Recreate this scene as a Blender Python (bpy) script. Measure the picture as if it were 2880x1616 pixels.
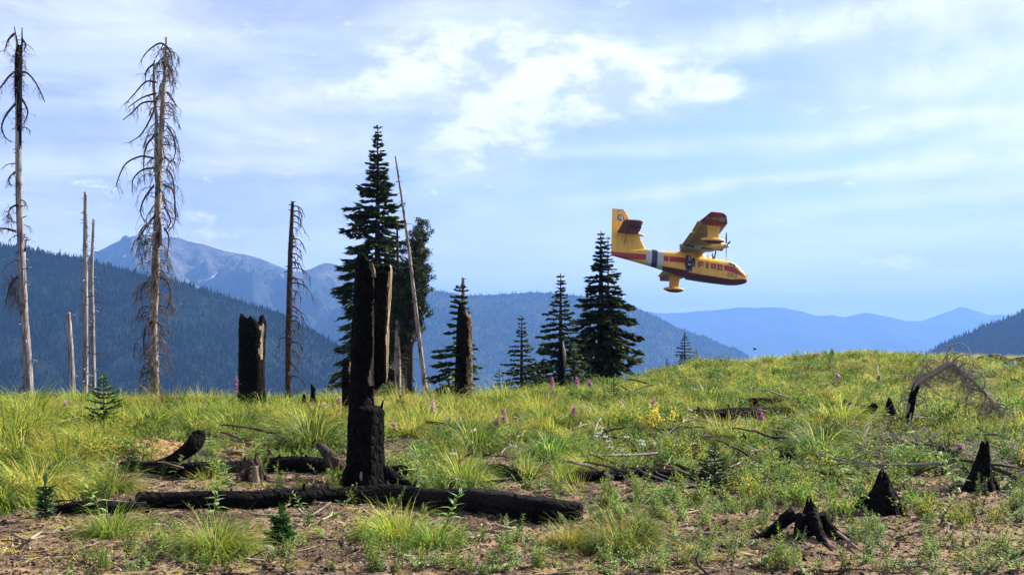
import bpy, math, random
import numpy as np
from mathutils import Vector, Matrix, Euler
for o in list(bpy.data.objects): bpy.data.objects.remove(o)
SC = bpy.context.scene
COL = SC.collection
RAD = math.radians

# ---------------------------------------------------------------- camera, sky, sun, exposure
F, HY, CX, CZ = 3088.0, 960.0, 1440.0, 1.5
cam_data = bpy.data.cameras.new('camera')
cam = bpy.data.objects.new('camera', cam_data); COL.objects.link(cam)
cam_data.sensor_width = 36; cam_data.lens = 36 * F / 2880
cam_data.shift_y = (HY - 808) / 2880
cam_data.clip_start = 0.1; cam_data.clip_end = 120000
cam.location = (0, 0, CZ); cam.rotation_euler = (RAD(90), 0, 0)
SC.camera = cam

SUN_AZ, SUN_EL = 60.0, 38.0          # azimuth to the right of the view (+Y), elevation
sd = Vector((math.sin(RAD(SUN_AZ)) * math.cos(RAD(SUN_EL)), math.cos(RAD(SUN_AZ)) * math.cos(RAD(SUN_EL)), math.sin(RAD(SUN_EL))))
sun_data = bpy.data.lights.new('sun', 'SUN'); sun_data.energy = 5.0
sun_data.angle = RAD(0.53); sun_data.color = (1.0, 0.93, 0.80)
sun = bpy.data.objects.new('sun', sun_data); COL.objects.link(sun)
sun.rotation_euler = sd.to_track_quat('Z', 'Y').to_euler(); sun.location = (30, 10, 60)

W = bpy.data.worlds.new('World'); SC.world = W; W.use_nodes = True
class NT:
    """small helper for building node trees"""
    def __init__(s, tree): s.t = tree; s.n = tree.nodes; s.l = tree.links
    def node(s, typ, **kw):
        n = s.n.new(typ)
        for k, v in kw.items(): setattr(n, k, v)
        return n
    def put(s, sock, v):
        if isinstance(v, bpy.types.NodeSocket): s.l.new(v, sock)
        elif v is not None: sock.default_value = v
    def math(s, op, a, b=None, c=None, clamp=False):
        n = s.node('ShaderNodeMath', operation=op, use_clamp=clamp)
        s.put(n.inputs[0], a)
        if b is not None: s.put(n.inputs[1], b)
        if c is not None: s.put(n.inputs[2], c)
        return n.outputs[0]
    def mix(s, f, a, b, typ='MIX'):
        n = s.node('ShaderNodeMix', data_type='RGBA', blend_type=typ)
        s.put(n.inputs[0], f); s.put(n.inputs[6], a if not isinstance(a, tuple) else a + (1,) * (4 - len(a)))
        s.put(n.inputs[7], b if not isinstance(b, tuple) else b + (1,) * (4 - len(b)))
        return n.outputs[2]
    def noise(s, vec, scale, detail=4, rough=.55, dist=0.0, w=None):
        n = s.node('ShaderNodeTexNoise')
        if vec is not None: s.l.new(vec, n.inputs['Vector'])
        n.inputs['Scale'].default_value = scale; n.inputs['Detail'].default_value = detail
        n.inputs['Roughness'].default_value = rough; n.inputs['Distortion'].default_value = dist
        return n.outputs[0]
    def ss(s, v, a, b, lo=0.0, hi=1.0):
        n = s.node('ShaderNodeMapRange', interpolation_type='SMOOTHSTEP')
        s.put(n.inputs[0], v)
        for i, q in enumerate((a, b, lo, hi)): n.inputs[i + 1].default_value = q
        return n.outputs[0]
    def vmath(s, op, a, b=None):
        n = s.node('ShaderNodeVectorMath', operation=op); s.put(n.inputs[0], a)
        if b is not None: s.put(n.inputs[1], b)
        return n.outputs[0]
    def comb(s, x, y, z):
        n = s.node('ShaderNodeCombineXYZ')
        for i, q in enumerate((x, y, z)): s.put(n.inputs[i], q)
        return n.outputs[0]
    def sep(s, v):
        n = s.node('ShaderNodeSeparateXYZ'); s.l.new(v, n.inputs[0]); return n.outputs

w = NT(W.node_tree); w.n.clear()
sky = w.node('ShaderNodeTexSky', sky_type='NISHITA', sun_disc=False)
sky.sun_elevation = RAD(SUN_EL); sky.sun_rotation = RAD(SUN_AZ)
sky.altitude = 1500; sky.air_density = 1.0; sky.dust_density = 1.6; sky.ozone_density = 1.2
tc = w.node('ShaderNodeTexCoord').outputs['Generated']
nrm = w.vmath('NORMALIZE', tc)
x, y, z = w.sep(nrm)
az = w.math('ARCTAN2', x, y)                # radians right of +Y
el = w.math('ARCSINE', z)
ae = w.comb(az, el, 0.0)
# cirrus: fibres laid in the plane of a high cloud deck, so they converge towards the horizon
zc = w.math('ADD', w.math('MAXIMUM', z, 0.0), 0.10)
pl = w.comb(w.math('DIVIDE', x, zc), w.math('DIVIDE', y, zc), 0.0)
mp = w.node('ShaderNodeMapping'); w.l.new(pl, mp.inputs[0]); mp.inputs['Rotation'].default_value = (0, 0, RAD(-32)); mp.inputs['Scale'].default_value = (0.42, 1.5, 1)
cir = w.noise(mp.outputs[0], 1.5, 6, .55, .35)
cir2 = w.noise(pl, 0.55, 5, .55, .4)
veil = w.math('ADD', w.ss(cir, .36, .70, 0, .62), w.ss(cir2, .38, .66, 0, .5), clamp=True)
# the whole sky is streaked; it is thickest to the left of the view (a broad stratus sheet)
mp2 = w.node('ShaderNodeMapping'); w.l.new(ae, mp2.inputs[0]); mp2.inputs['Rotation'].default_value = (0, 0, RAD(8)); mp2.inputs['Scale'].default_value = (2.2, 9.0, 1)
bands = w.noise(mp2.outputs[0], 1.6, 7, .60, .5)
leftness = w.ss(az, -.30, .22, 1.0, 0.0)
fine = w.noise(ae, 26, 6, .6, .3)
cover = w.math('ADD', w.math('MULTIPLY', veil, .55), w.math('MULTIPLY', leftness, .55), clamp=True)
cover = w.math('ADD', cover, w.math('MULTIPLY', w.ss(az, .10, .60), w.ss(cir2, .30, .62, .05, .55)), clamp=True)
skyc = w.mix(1.0, sky.outputs[0], (.86, .85, 1.0), 'MULTIPLY')
SKY_STR = 0.058
shade = w.ss(w.math('ADD', w.math('MULTIPLY', bands, .85), w.math('MULTIPLY', fine, .15)), .36, .64)
white = w.mix(shade, (2.9, 3.3, 5.2), (5.2, 5.6, 6.5))
base = w.mix(cover, skyc, white)
base = w.mix(w.ss(el, -.01, .15, .85, 0), base, (6.6, 6.9, 7.6))       # air thickens to a pale band at the horizon
def blob(px, py, rx, ry, amp=1.0):
    a0, e0 = math.atan((px - CX) / F), math.atan((HY - py) / F)
    dx = w.math('MULTIPLY', w.math('SUBTRACT', az, a0), F / rx)
    dy = w.math('MULTIPLY', w.math('SUBTRACT', el, e0), F / ry)
    r2 = w.math('ADD', w.math('MULTIPLY', dx, dx), w.math('MULTIPLY', dy, dy))
    return w.math('MULTIPLY', w.math('EXPONENT', w.math('MULTIPLY', r2, -1.0)), amp)
def total(lst):
    acc = None
    for b in lst:
        q = blob(*b); acc = q if acc is None else w.math('ADD', acc, q)
    return acc
mp3 = w.node('ShaderNodeMapping'); w.l.new(ae, mp3.inputs[0]); mp3.inputs['Scale'].default_value = (1.0, 2.0, 1)
lump = w.noise(mp3.outputs[0], 11, 9, .62, .25)
big = total([(1370, 125, 290, 70, 1.0), (1640, 200, 330, 75, 1.0), (1820, 250, 200, 60, .9), (1480, 300, 300, 95, .9),
             (1370, 400, 190, 70, .8), (1000, 265, 120, 45, .7), (1130, 215, 240, 70, .5), (2010, 262, 90, 30, .7), (1290, 480, 160, 26, .5)])
cu = w.ss(w.math('ADD', big, w.math('MULTIPLY', w.math('SUBTRACT', lump, .5), 2.6)), .30, 1.10)
small = total([(1790, 408, 85, 20, .7), (2455, 752, 100, 22, 1.5), (2085, 735, 55, 55, .45), (560, 610, 130, 30, .75), (640, 660, 120, 20, .6), (1200, 545, 150, 14, .6),
               (1300, 632, 60, 12, .4), (1560, 640, 120, 14, .35), (230, 545, 200, 14, .3)])
lump3 = w.noise(mp3.outputs[0], 24, 9, .65, .3)
cs = w.ss(w.math('ADD', small, w.math('MULTIPLY', w.math('SUBTRACT', lump3, .5), 5.0)), .55, 1.5)
lump2 = w.noise(mp3.outputs[0], 17, 7, .6, .3)
cuc = w.mix(w.ss(lump2, .36, .58), (3.8, 4.3, 5.7), (6.3, 6.6, 7.0))
def streak(x0, y0, x1, y1, wd, amp):
    a0, e0, a1, e1 = math.atan((x0 - CX) / F), math.atan((HY - y0) / F), math.atan((x1 - CX) / F), math.atan((HY - y1) / F)
    L = math.hypot(a1 - a0, e1 - e0); ux, uy = (a1 - a0) / L, (e1 - e0) / L
    dx, dy = w.math('SUBTRACT', az, a0), w.math('SUBTRACT', el, e0)
    al = w.math('ADD', w.math('MULTIPLY', dx, ux), w.math('MULTIPLY', dy, uy)); ac = w.math('SUBTRACT', w.math('MULTIPLY', dy, ux), w.math('MULTIPLY', dx, uy))
    ac = w.math('ADD', ac, w.math('MULTIPLY', w.math('SUBTRACT', bands, .5), .05))
    q = w.math('MULTIPLY', ac, F / wd); q = w.math('EXPONENT', w.math('MULTIPLY', w.math('MULTIPLY', q, q), -1.0))
    return w.math('MULTIPLY', w.math('MULTIPLY', q, w.ss(al, -.02, .14)), amp)
st = None
for a in ((1420, 580, 2500, 505, 20, .55), (2350, 520, 2980, 410, 30, .6), (2000, 470, 2980, 360, 34, .45), (1950, 640, 2980, 560, 26, .4), (1500, 200, 2980, 20, 45, .35), (2200, 320, 3100, 230, 70, .6), (2250, 180, 3100, 120, 40, .4), (1700, 720, 2980, 690, 22, .4), (300, 330, 1000, 260, 40, .3), (-200, 520, 900, 470, 30, .3)):
    q = streak(*a); st = q if st is None else w.math('ADD', st, q)
st = w.math('MULTIPLY', w.math('MULTIPLY', st, 1.45), w.ss(fine, .30, .62, .55, 1.0), clamp=True)
base = w.mix(st, base, (5.5, 5.95, 6.6))
m1 = w.mix(w.math('MULTIPLY', cu, .92), base, cuc)
m2 = w.mix(w.math('MULTIPLY', cs, .8), m1, (7.2, 7.4, 7.6))
bg = w.node('ShaderNodeBackground'); w.l.new(m2, bg.inputs[0]); bg.inputs[1].default_value = SKY_STR
wo = w.node('ShaderNodeOutputWorld'); w.l.new(bg.outputs[0], wo.inputs[0])

SC.view_settings.view_transform = 'Standard'; SC.view_settings.look = 'None'
SC.view_settings.exposure = 1.8; SC.view_settings.gamma = 1.0; SC.view_settings.use_curve_mapping = False
SC.render.engine = 'CYCLES'
cy = SC.cycles
cy.max_bounces = 5; cy.diffuse_bounces = 2; cy.glossy_bounces = 2; cy.transmission_bounces = 3; cy.volume_bounces = 0; cy.transparent_max_bounces = 6
cy.use_denoising = True; cy.caustics_reflective = False; cy.caustics_refractive = False
cy.use_adaptive_sampling = True; cy.adaptive_threshold = 0.02

# ---------------------------------------------------------------- helpers
rng = np.random.default_rng(7)
random.seed(7)
def P(px, py, d): return Vector(((px - CX) / F * d, d, CZ - (py - HY) / F * d))

def vnoise(x, y, seed=0):
    xi, yi = np.floor(x).astype(np.int64), np.floor(y).astype(np.int64)
    fx, fy = x - xi, y - yi
    fx, fy = fx * fx * (3 - 2 * fx), fy * fy * (3 - 2 * fy)
    def h(a, b):
        v = (a * 374761393 + b * 668265263 + seed * 1442695041) & 0xffffffff
        v = ((v ^ (v >> 13)) * 1274126177) & 0xffffffff
        return ((v ^ (v >> 16)) & 0xffff) / 65535.0
    return (h(xi, yi) * (1 - fx) + h(xi + 1, yi) * fx) * (1 - fy) + (h(xi, yi + 1) * (1 - fx) + h(xi + 1, yi + 1) * fx) * fy
def fbm(x, y, octv=4, seed=0, gain=.5):
    x, y = np.asarray(x, float), np.asarray(y, float); a, s, t = 1.0, 0, 0
    for k in range(octv):
        s = s + a * vnoise(x * 2 ** k + k * 17.3, y * 2 ** k - k * 9.1, seed + k); t += a; a *= gain
    return s / t * 2 - 1

class MB:
    """collects numpy pieces of geometry and links them as one mesh object"""
    def __init__(s): s.v, s.f, s.c, s.m, s.n = [], [], [], [], 0
    def add(s, v, f, col=None, mat=0):
        v = np.asarray(v, float).reshape(-1, 3); f = [np.asarray(q) for q in ([f] if isinstance(f, np.ndarray) else f)]
        for q in f:
            if len(q): s.f.append(q + s.n); s.m.append(np.full(len(q), mat) if np.isscalar(mat) else np.asarray(mat))
        s.v.append(v)
        c = np.ones((len(v), 3)) * .5 if col is None else np.broadcast_to(np.asarray(col, float), (len(v), 3))
        s.c.append(c); s.n += len(v); return s
    def mesh(s, name, mats, smooth=True):
        me = bpy.data.meshes.new(name)
        V = np.concatenate(s.v); C = np.concatenate(s.c)
        loops = np.concatenate([q.ravel() for q in s.f]); tot = np.concatenate([np.full(len(q), q.shape[1]) for q in s.f])
        mi = np.concatenate(s.m)
        me.vertices.add(len(V)); me.vertices.foreach_set('co', V.ravel())
        me.loops.add(len(loops)); me.loops.foreach_set('vertex_index', loops)
        me.polygons.add(len(tot)); me.polygons.foreach_set('loop_start', np.concatenate([[0], np.cumsum(tot)[:-1]])); me.polygons.foreach_set('loop_total', tot)
        for m in (mats if isinstance(mats, (list, tuple)) else [mats]): me.materials.append(m)
        me.polygons.foreach_set('material_index', mi.astype(np.int32))
        me.update(calc_edges=True)
        me.polygons.foreach_set('use_smooth', np.full(len(tot), bool(smooth)))
        a = me.color_attributes.new('Col', 'FLOAT_COLOR', 'POINT')
        a.data.foreach_set('color', np.c_[C, np.ones(len(C))].ravel())
        return me
    def build(s, name, mats, parent=None, smooth=True, loc=None):
        o = bpy.data.objects.new(name, s.mesh(name, mats, smooth)); COL.objects.link(o)
        if parent is not None: o.parent = parent
        if loc is not None: o.location = loc
        return o

def thing(name, label, cat, loc=(0, 0, 0), rz=0, group=None):
    o = bpy.data.objects.new(name, None); COL.objects.link(o); o.location = loc; o.rotation_euler = (0, 0, rz)
    o.empty_display_size = .2
    return tag(o, label, cat, group)
def tag(o, label=None, cat=None, group=None, kind=None):
    if label: o['label'] = label
    if cat: o['category'] = cat
    if group: o['group'] = group
    if kind: o['kind'] = kind
    return o
def copy_tree(o, parent=None, label=None):
    c = o.copy(); COL.objects.link(c); c.parent = parent
    if label: c['label'] = label
    for ch in list(o.children): copy_tree(ch, c)
    return c

def frames(path):
    path = np.asarray(path, float); t = np.gradient(path, axis=0); t /= np.linalg.norm(t, axis=1)[:, None] + 1e-9
    ref = np.array([0, 0, 1.0]) if abs(t[0, 2]) < .9 else np.array([1.0, 0, 0])
    us = []; u = ref
    for q in t:
        u = u - q * np.dot(u, q); u = u / (np.linalg.norm(u) + 1e-9); us.append(u.copy())
    us = np.array(us); vs = np.cross(t, us)
    return t, us, vs
def tube(path, rad, sides=6, cap=True, wob=0.0, seed=0, freq=2.0, flute=0.0, ry=None):
    """tapered tube round a path; wob roughens the surface, flute cuts lengthwise furrows"""
    path = np.asarray(path, float); n = len(path); rad = np.broadcast_to(np.asarray(rad, float), (n,))
    ry = rad if ry is None else np.broadcast_to(np.asarray(ry, float), (n,))
    t, u, v = frames(path)
    a = np.linspace(0, 2 * np.pi, sides, endpoint=False)
    A, I = np.meshgrid(a, np.arange(n)); s = np.concatenate([[0], np.cumsum(np.linalg.norm(np.diff(path, axis=0), axis=1))])
    R = np.ones_like(A)
    if wob: R += wob * fbm(np.cos(A) * 2.1 * freq / 2 + 9 + seed, s[I] * freq + np.sin(A) * 2.1 * freq / 2, 4, seed)
    if flute: R += flute * fbm(A / (2 * np.pi) * sides * .45, s[I] * .7, 3, seed + 5)
    if wob or flute:   # close the seam
        pass
    V = path[I] + (np.cos(A) * R * rad[I])[..., None] * u[I] + (np.sin(A) * R * ry[I])[..., None] * v[I]
    V = V.reshape(-1, 3)
    i, j = np.meshgrid(np.arange(n - 1), np.arange(sides), indexing='ij'); j2 = (j + 1) % sides
    fq = np.stack([i * sides + j, i * sides + j2, (i + 1) * sides + j2, (i + 1) * sides + j], -1).reshape(-1, 4)
    fs = [fq]
    if cap:
        V = np.vstack([V, path[0], path[-1]]); k = n * sides
        jj = np.arange(sides); j3 = (jj + 1) % sides
        fs.append(np.stack([j3, jj, np.full(sides, k)], -1)); fs.append(np.stack([(n - 1) * sides + jj, (n - 1) * sides + j3, np.full(sides, k + 1)], -1))
    return V, fs
def smooth_path(pts, n):
    pts = np.asarray([tuple(p) for p in pts], float); m = len(pts)
    if m < 3: tt = np.linspace(0, 1, n)[:, None]; return pts[0] * (1 - tt) + pts[-1] * tt
    ext = np.vstack([2 * pts[0] - pts[1], pts, 2 * pts[-1] - pts[-2]]); out = []
    for q in np.linspace(0, m - 1 - 1e-6, n):
        i = int(q); f = q - i; p0, p1, p2, p3 = ext[i:i + 4]
        out.append(.5 * ((2 * p1) + (p2 - p0) * f + (2 * p0 - 5 * p1 + 4 * p2 - p3) * f * f + (3 * p1 - p0 - 3 * p2 + p3) * f ** 3))
    return np.array(out)

# ---------------------------------------------------------------- materials
ALB = .74
def material(name):
    m = bpy.data.materials.new(name); m.use_nodes = True; t = NT(m.node_tree); t.n.clear()
    out = t.node('ShaderNodeOutputMaterial'); return m, t, out
def pbsdf(t, out, color, rough=.7, spec=.3, bump=None, bstr=.3, bdist=.02, metal=0.0, coat=0.0):
    b = t.node('ShaderNodeBsdfPrincipled')
    color = t.mix(1.0, color, (ALB, ALB, ALB), 'MULTIPLY')        # photograph is exposed bright: keep reflectances at real-world level
    t.put(b.inputs['Base Color'], color)
    t.put(b.inputs['Roughness'], rough); t.put(b.inputs['Specular IOR Level'], spec); b.inputs['Metallic'].default_value = metal
    b.inputs['Coat Weight'].default_value = coat
    if bump is not None:
        bn = t.node('ShaderNodeBump'); t.l.new(bump, bn.inputs['Height']); bn.inputs['Strength'].default_value = bstr; bn.inputs['Distance'].default_value = bdist
        t.l.new(bn.outputs[0], b.inputs['Normal'])
    t.l.new(b.outputs[0], out.inputs[0]); return b
def plain(name, col, rough=.6, spec=.3, var=.15, scale=6, metal=0.0, coat=0.0):
    m, t, out = material(name); oc = t.node('ShaderNodeTexCoord').outputs['Object']
    n = t.noise(oc, scale, 5, .6)
    c = t.mix(t.ss(n, .3, .7), tuple(q * (1 - var) for q in col), tuple(min(1, q * (1 + var)) for q in col))
    pbsdf(t, out, c, rough, spec, metal=metal, coat=coat); return m
def leafy(name, transl=.4, rough=.55, gain=1.0, var=.35, hue=.03, spec=.2):
    m, t, out = material(name)
    at = t.node('ShaderNodeAttribute', attribute_name='Col').outputs['Color']
    oi = t.node('ShaderNodeObjectInfo').outputs['Random']
    hs = t.node('ShaderNodeHueSaturation'); t.l.new(at, hs.inputs['Color'])
    mr = t.node('ShaderNodeMapRange'); t.l.new(oi, mr.inputs[0]); mr.inputs[3].default_value = ALB * gain * (1 - var); mr.inputs[4].default_value = ALB * gain * (1 + var)
    t.l.new(mr.outputs[0], hs.inputs['Value'])
    mh = t.node('ShaderNodeMapRange'); t.l.new(t.math('FRACT', t.math('MULTIPLY', oi, 7.13)), mh.inputs[0]); mh.inputs[3].default_value = .5 - hue; mh.inputs[4].default_value = .5 + hue
    t.l.new(mh.outputs[0], hs.inputs['Hue'])
    d = t.node('ShaderNodeBsdfPrincipled'); t.l.new(hs.outputs[0], d.inputs['Base Color']); d.inputs['Roughness'].default_value = rough; d.inputs['Specular IOR Level'].default_value = spec
    tr = t.node('ShaderNodeBsdfTranslucent'); t.l.new(hs.outputs[0], tr.inputs[0])
    mx = t.node('ShaderNodeMixShader'); mx.inputs[0].default_value = transl
    t.l.new(d.outputs[0], mx.inputs[1]); t.l.new(tr.outputs[0], mx.inputs[2]); t.l.new(mx.outputs[0], out.inputs[0]); return m
M = {}
M['grass'] = leafy('grass_blades', .45, gain=1.12)
M['leaf'] = leafy('forb_leaves', .4, gain=1.35)
M['needle'] = leafy('fir_needles', .12, gain=1.0, var=.2, hue=.015)
M['far_needle'] = leafy('far_forest_needles', .05, rough=1.0, var=.25, hue=.015, spec=0.0)
M['petal'] = leafy('petals', .4, var=.15, hue=.01)
def bark(name, cols, scale=(9, 9, 2.2), rough=.9, bstr=.9, bd=.03, thr=(.35, .65), coords='Object'):
    t3 = (.60, .72) if name in ('ash_streaked_char', 'worn_char') else (.54, .66) if name == 'weathered_silver_wood' else (.45, .68)
    m, t, out = material(name); oc = t.node('ShaderNodeTexCoord').outputs[coords]
    mp = t.node('ShaderNodeMapping'); t.l.new(oc, mp.inputs[0]); mp.inputs['Scale'].default_value = scale
    n1 = t.noise(mp.outputs[0], 1.5, 8, .7, .3); n2 = t.noise(oc, 1.2, 4, .6)
    vo = t.node('ShaderNodeTexVoronoi', feature='DISTANCE_TO_EDGE'); t.l.new(mp.outputs[0], vo.inputs['Vector']); vo.inputs['Scale'].default_value = 1.6
    c = t.mix(t.ss(n1, *thr), cols[0], cols[1]); c = t.mix(t.ss(n2, *t3), c, cols[2]) if len(cols) > 2 else c
    h = t.math('ADD', n1, t.math('MULTIPLY', t.ss(vo.outputs[0], 0, .25), .6))
    pbsdf(t, out, c, rough, .06, h, bstr, bd); return m
M['char'] = bark('charred_bark', [(.0022, .0021, .0024), (.007, .006, .006), (.014, .011, .010)], (10, 10, 6), .9, 1.0, .05)
M['char_log'] = bark('charred_log_bark', [(.0025, .0024, .0027), (.009, .008, .008), (.022, .018, .016)], (7, 9, 9), .9, 1.0, .04)
M['char_worn'] = bark('worn_char', [(.0022, .0021, .0024), (.008, .007, .007), (.12, .085, .06)], (10, 10, 6), .9, 1.0, .06)
M['char_ash'] = bark('ash_streaked_char', [(.003, .003, .003), (.012, .011, .011), (.16, .155, .15)], (9, 9, 5), .9, 1.0, .05)
M['grey_twig'] = bark('grey_dead_twigs', [(.06, .052, .052), (.17, .15, .145), (.10, .085, .085)], (8, 8, 8), .9, .2, .005)
M['dark_bark'] = bark('dark_scaly_bark', [(.03, .022, .02), (.085, .06, .05), (.05, .035, .03)], (9, 9, 4))
M['fir_bark'] = bark('fir_bark', [(.035, .028, .024), (.10, .08, .065), (.06, .05, .04)], (9, 9, 4))
M['brown_bark'] = bark('brown_plated_bark', [(.06, .035, .02), (.30, .20, .13), (.16, .10, .065)], (11, 11, 4), bstr=1.0, bd=.05)
M['silver'] = bark('weathered_silver_wood', [(.07, .062, .07), (.42, .385, .38), (.07, .055, .055)], (16, 16, 1.2), .8, .5, .015)
M['pale'] = bark('pale_split_wood', [(.05, .03, .02), (.38, .30, .21), (.20, .13, .08)], (24, 24, 1.6), .8, .7, .012)
M['twig'] = bark('dead_twigs', [(.035, .025, .024), (.09, .065, .06), (.05, .035, .035)], (8, 8, 8), .9, .2, .005)
M['stick'] = bark('bleached_sticks', [(0.1612, 0.124, 0.0992), (0.3844, 0.3348, 0.2852), (0.2604, 0.2046, 0.1674)], (14, 14, 14), .8, .4, .006)
M['patchy'] = bark('patchy_bark_and_bare_wood', [(.035, .025, .022), (.36, .30, .25), (.20, .15, .12)], (6, 6, 1.6), .85, .8, .03, (.40, .56))
M['rock'] = bark('grey_rock', [(0.1116, 0.1054, 0.1054), (0.279, 0.2666, 0.2542), (0.186, 0.1736, 0.1612)], (3, 3, 3), .9, .8, .04)
M['pale_rock'] = bark('pale_rock', [(0.31, 0.2976, 0.2852), (0.465, 0.4526, 0.434), (0.372, 0.3596, 0.341)], (5, 5, 5), .85, .5, .02)
# ---------------------------------------------------------------- water bomber (local axes: +X forward, +Y port, +Z up, metres; nose at x = -0.9)
YEL, RED, DRED, WHT, NAVY = (.85, .47, .04), (.38, .006, .006), (.14, .004, .004), (.50, .52, .50), (.010, .012, .045)
def paint(name, fn, rough=.32):
    m, t, out = material(name); oc = t.node('ShaderNodeTexCoord').outputs['Object']; x, y, z = t.sep(oc)
    c = fn(t, x, y, z); gr = t.noise(oc, 1.1, 6, .65, .6)
    c = t.mix(t.ss(gr, .50, .72, 0, .35), c, (.14, .07, .03)); mps = t.node('ShaderNodeMapping'); t.l.new(oc, mps.inputs[0]); mps.inputs['Scale'].default_value = (.35, 2.5, 2.5)
    c = t.mix(t.ss(t.noise(mps.outputs[0], 1.4, 6, .7), .52, .76, 0, .4), c, (.14, .08, .04))       # oil and soot streaks along the airflow
    seam = t.math('LESS_THAN', t.math('FRACT', t.math('DIVIDE', x, 1.35)), .028); c = t.mix(t.math('MULTIPLY', seam, .45), c, (.08, .05, .03)); pbsdf(t, out, c, rough, .35, t.noise(oc, .8, 2, .5), .05, .02); return m
def gt(t, a, b): return t.math('GREATER_THAN', a, b)
def lt(t, a, b): return t.math('LESS_THAN', a, b)
def AND(t, *q):
    r = q[0]
    for k in q[1:]: r = t.math('MULTIPLY', r, k)
    return r
def fus_paint(t, x, y, z):
    lin = lambda x0, z0, x1, z1: t.math('ADD', t.math('MULTIPLY', x, (z1 - z0) / (x1 - x0)), z0 - x0 * (z1 - z0) / (x1 - x0))
    c = t.mix(0.0, YEL, YEL)
    cheat = AND(t, lt(t, z, lin(-19.7, 3.15, -9.3, 2.60)), gt(t, z, lin(-19.7, 2.36, -9.3, 1.86)), lt(t, x, -9.0))
    c = t.mix(cheat, c, RED)
    pin = AND(t, gt(t, x, -12.02), lt(t, x, -11.94), lt(t, z, lin(-19.7, 3.15, -9.3, 2.60)), gt(t, z, lin(-19.7, 2.36, -9.3, 1.86))); c = t.mix(pin, c, WHT)
    aft = AND(t, lt(t, z, lin(-19.6, 2.35, -9.2, .88)), lt(t, x, -9.2)); fore = AND(t, lt(t, z, lin(-9.2, .62, -3.4, .10)), gt(t, x, -9.2), lt(t, x, -3.4))
    nose = AND(t, gt(t, x, -3.4), lt(t, z, lin(-3.4, .10, -.9, .52)))
    for q in (aft, fore, nose): c = t.mix(q, c, DRED)
    patch = AND(t, gt(t, x, -4.42), lt(t, z, lin(-3.3, 2.02, -1.1, .78)), lt(t, z, 1.98), gt(t, z, lin(-4.4, 1.30, -1.0, .60))); c = t.mix(patch, c, RED)
    for x0, x1, cc in ((-15.05, -14.27, WHT), (-14.27, -13.52, NAVY), (-13.52, -12.72, WHT)):
        c = t.mix(AND(t, gt(t, x, x0), lt(t, x, x1)), c, cc)
    return c
M['fus'] = paint('fuselage_paint', fus_paint)
M['yel'] = paint('yellow_paint', lambda t, x, y, z: t.mix(0.0, YEL, YEL))
M['wing'] = paint('wing_paint', lambda t, x, y, z: t.mix(gt(t, t.math('ABSOLUTE', y), 10.75), t.mix(t.ss(t.noise(t.comb(x, y, z), .7, 5, .7), .35, .6, .25, .8), YEL, (.36, .17, .018)), RED))  # brown grime tone also paints in the shade of the wing underside
M['float'] = paint('float_paint', lambda t, x, y, z: t.mix(lt(t, z, 1.80), YEL, DRED))
M['stab'] = paint('tailplane_paint', lambda t, x, y, z: t.mix(lt(t, z, 6.02), YEL, DRED))
M['red'] = plain('red_paint', RED, .35, .4); M['dred'] = plain('dark_red_paint', DRED, .35, .4); M['white'] = plain('white_paint', (.55, .56, .55), .4, .4, .08)
M['navy'] = plain('navy_paint', NAVY, .4); M['black'] = plain('black_rubber', (.012, .012, .014), .7); M['nac'] = plain('pale_grey_green_paint', (.30, .33, .26), .4)
M['steel'] = plain('bright_metal', (.6, .6, .62), .25, .5, metal=.8); M['dark'] = plain('dark_metal', (.03, .03, .035), .45)
M['ink'] = plain('black_lettering', (.03, .03, .03), .5)
m, t, out = material('cockpit_glass'); pbsdf(t, out, (.04, .05, .07), .06, .8); M['glass'] = m

p6 = [32.8964, 149.6005, 9.28018, 0.0774022, 0.0664570, -0.2488403]
plane = thing('firefighting_aircraft', 'yellow and red twin propeller firefighting flying boat banking low over the ridge', 'aircraft')
Mx = Matrix.Rotation(p6[3], 4, 'Z') @ Matrix.Rotation(p6[4], 4, 'Y') @ Matrix.Rotation(p6[5], 4, 'X'); Mx.translation = Vector(p6[:3])
plane.matrix_world = Mx
# fuselage stations: x, keel z, chine z, top z, half width, chine half width
ST = [(-.90, .30, .62, 1.0, .10, .10), (-1.0, .18, .55, 1.08, .32, .26), (-1.25, .02, .42, 1.30, .62, .52), (-1.8, -.18, .28, 1.80, .92, .78), (-2.35, -.30, .16, 2.40, 1.10, .95), (-2.75, -.35, .10, 2.74, 1.18, 1.04),
      (-3.7, -.41, .05, 2.99, 1.27, 1.14), (-5.2, -.33, .08, 3.07, 1.30, 1.22), (-6.4, -.18, .16, 3.15, 1.31, 1.26), (-7.5, -.05, .25, 3.30, 1.31, 1.28), (-9.18, .10, .42, 3.60, 1.31, 1.30), (-9.22, .22, .60, 3.62, 1.31, 1.24), (-10.4, .42, .85, 3.82, 1.30, 1.14),
      (-11.4, .72, 1.12, 3.72, 1.25, 1.00), (-12.66, 1.06, 1.42, 3.72, 1.12, .84), (-14.9, 1.62, 1.85, 3.92, .86, .58), (-17.2, 2.12, 2.26, 3.55, .52, .34), (-19.2, 2.55, 2.62, 3.35, .22, .14), (-19.68, 2.66, 2.70, 3.25, .06, .05)]
ST = np.array(ST); xs_ = np.concatenate([np.linspace(ST[i, 0], ST[i + 1, 0], max(2, int(abs(ST[i + 1, 0] - ST[i, 0]) / .3) + 1))[:-1] for i in range(len(ST) - 1)] + [[ST[-1, 0]]])
def station(x): return [np.interp(-x, -ST[:, 0], ST[:, k]) for k in range(1, 6)]
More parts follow.
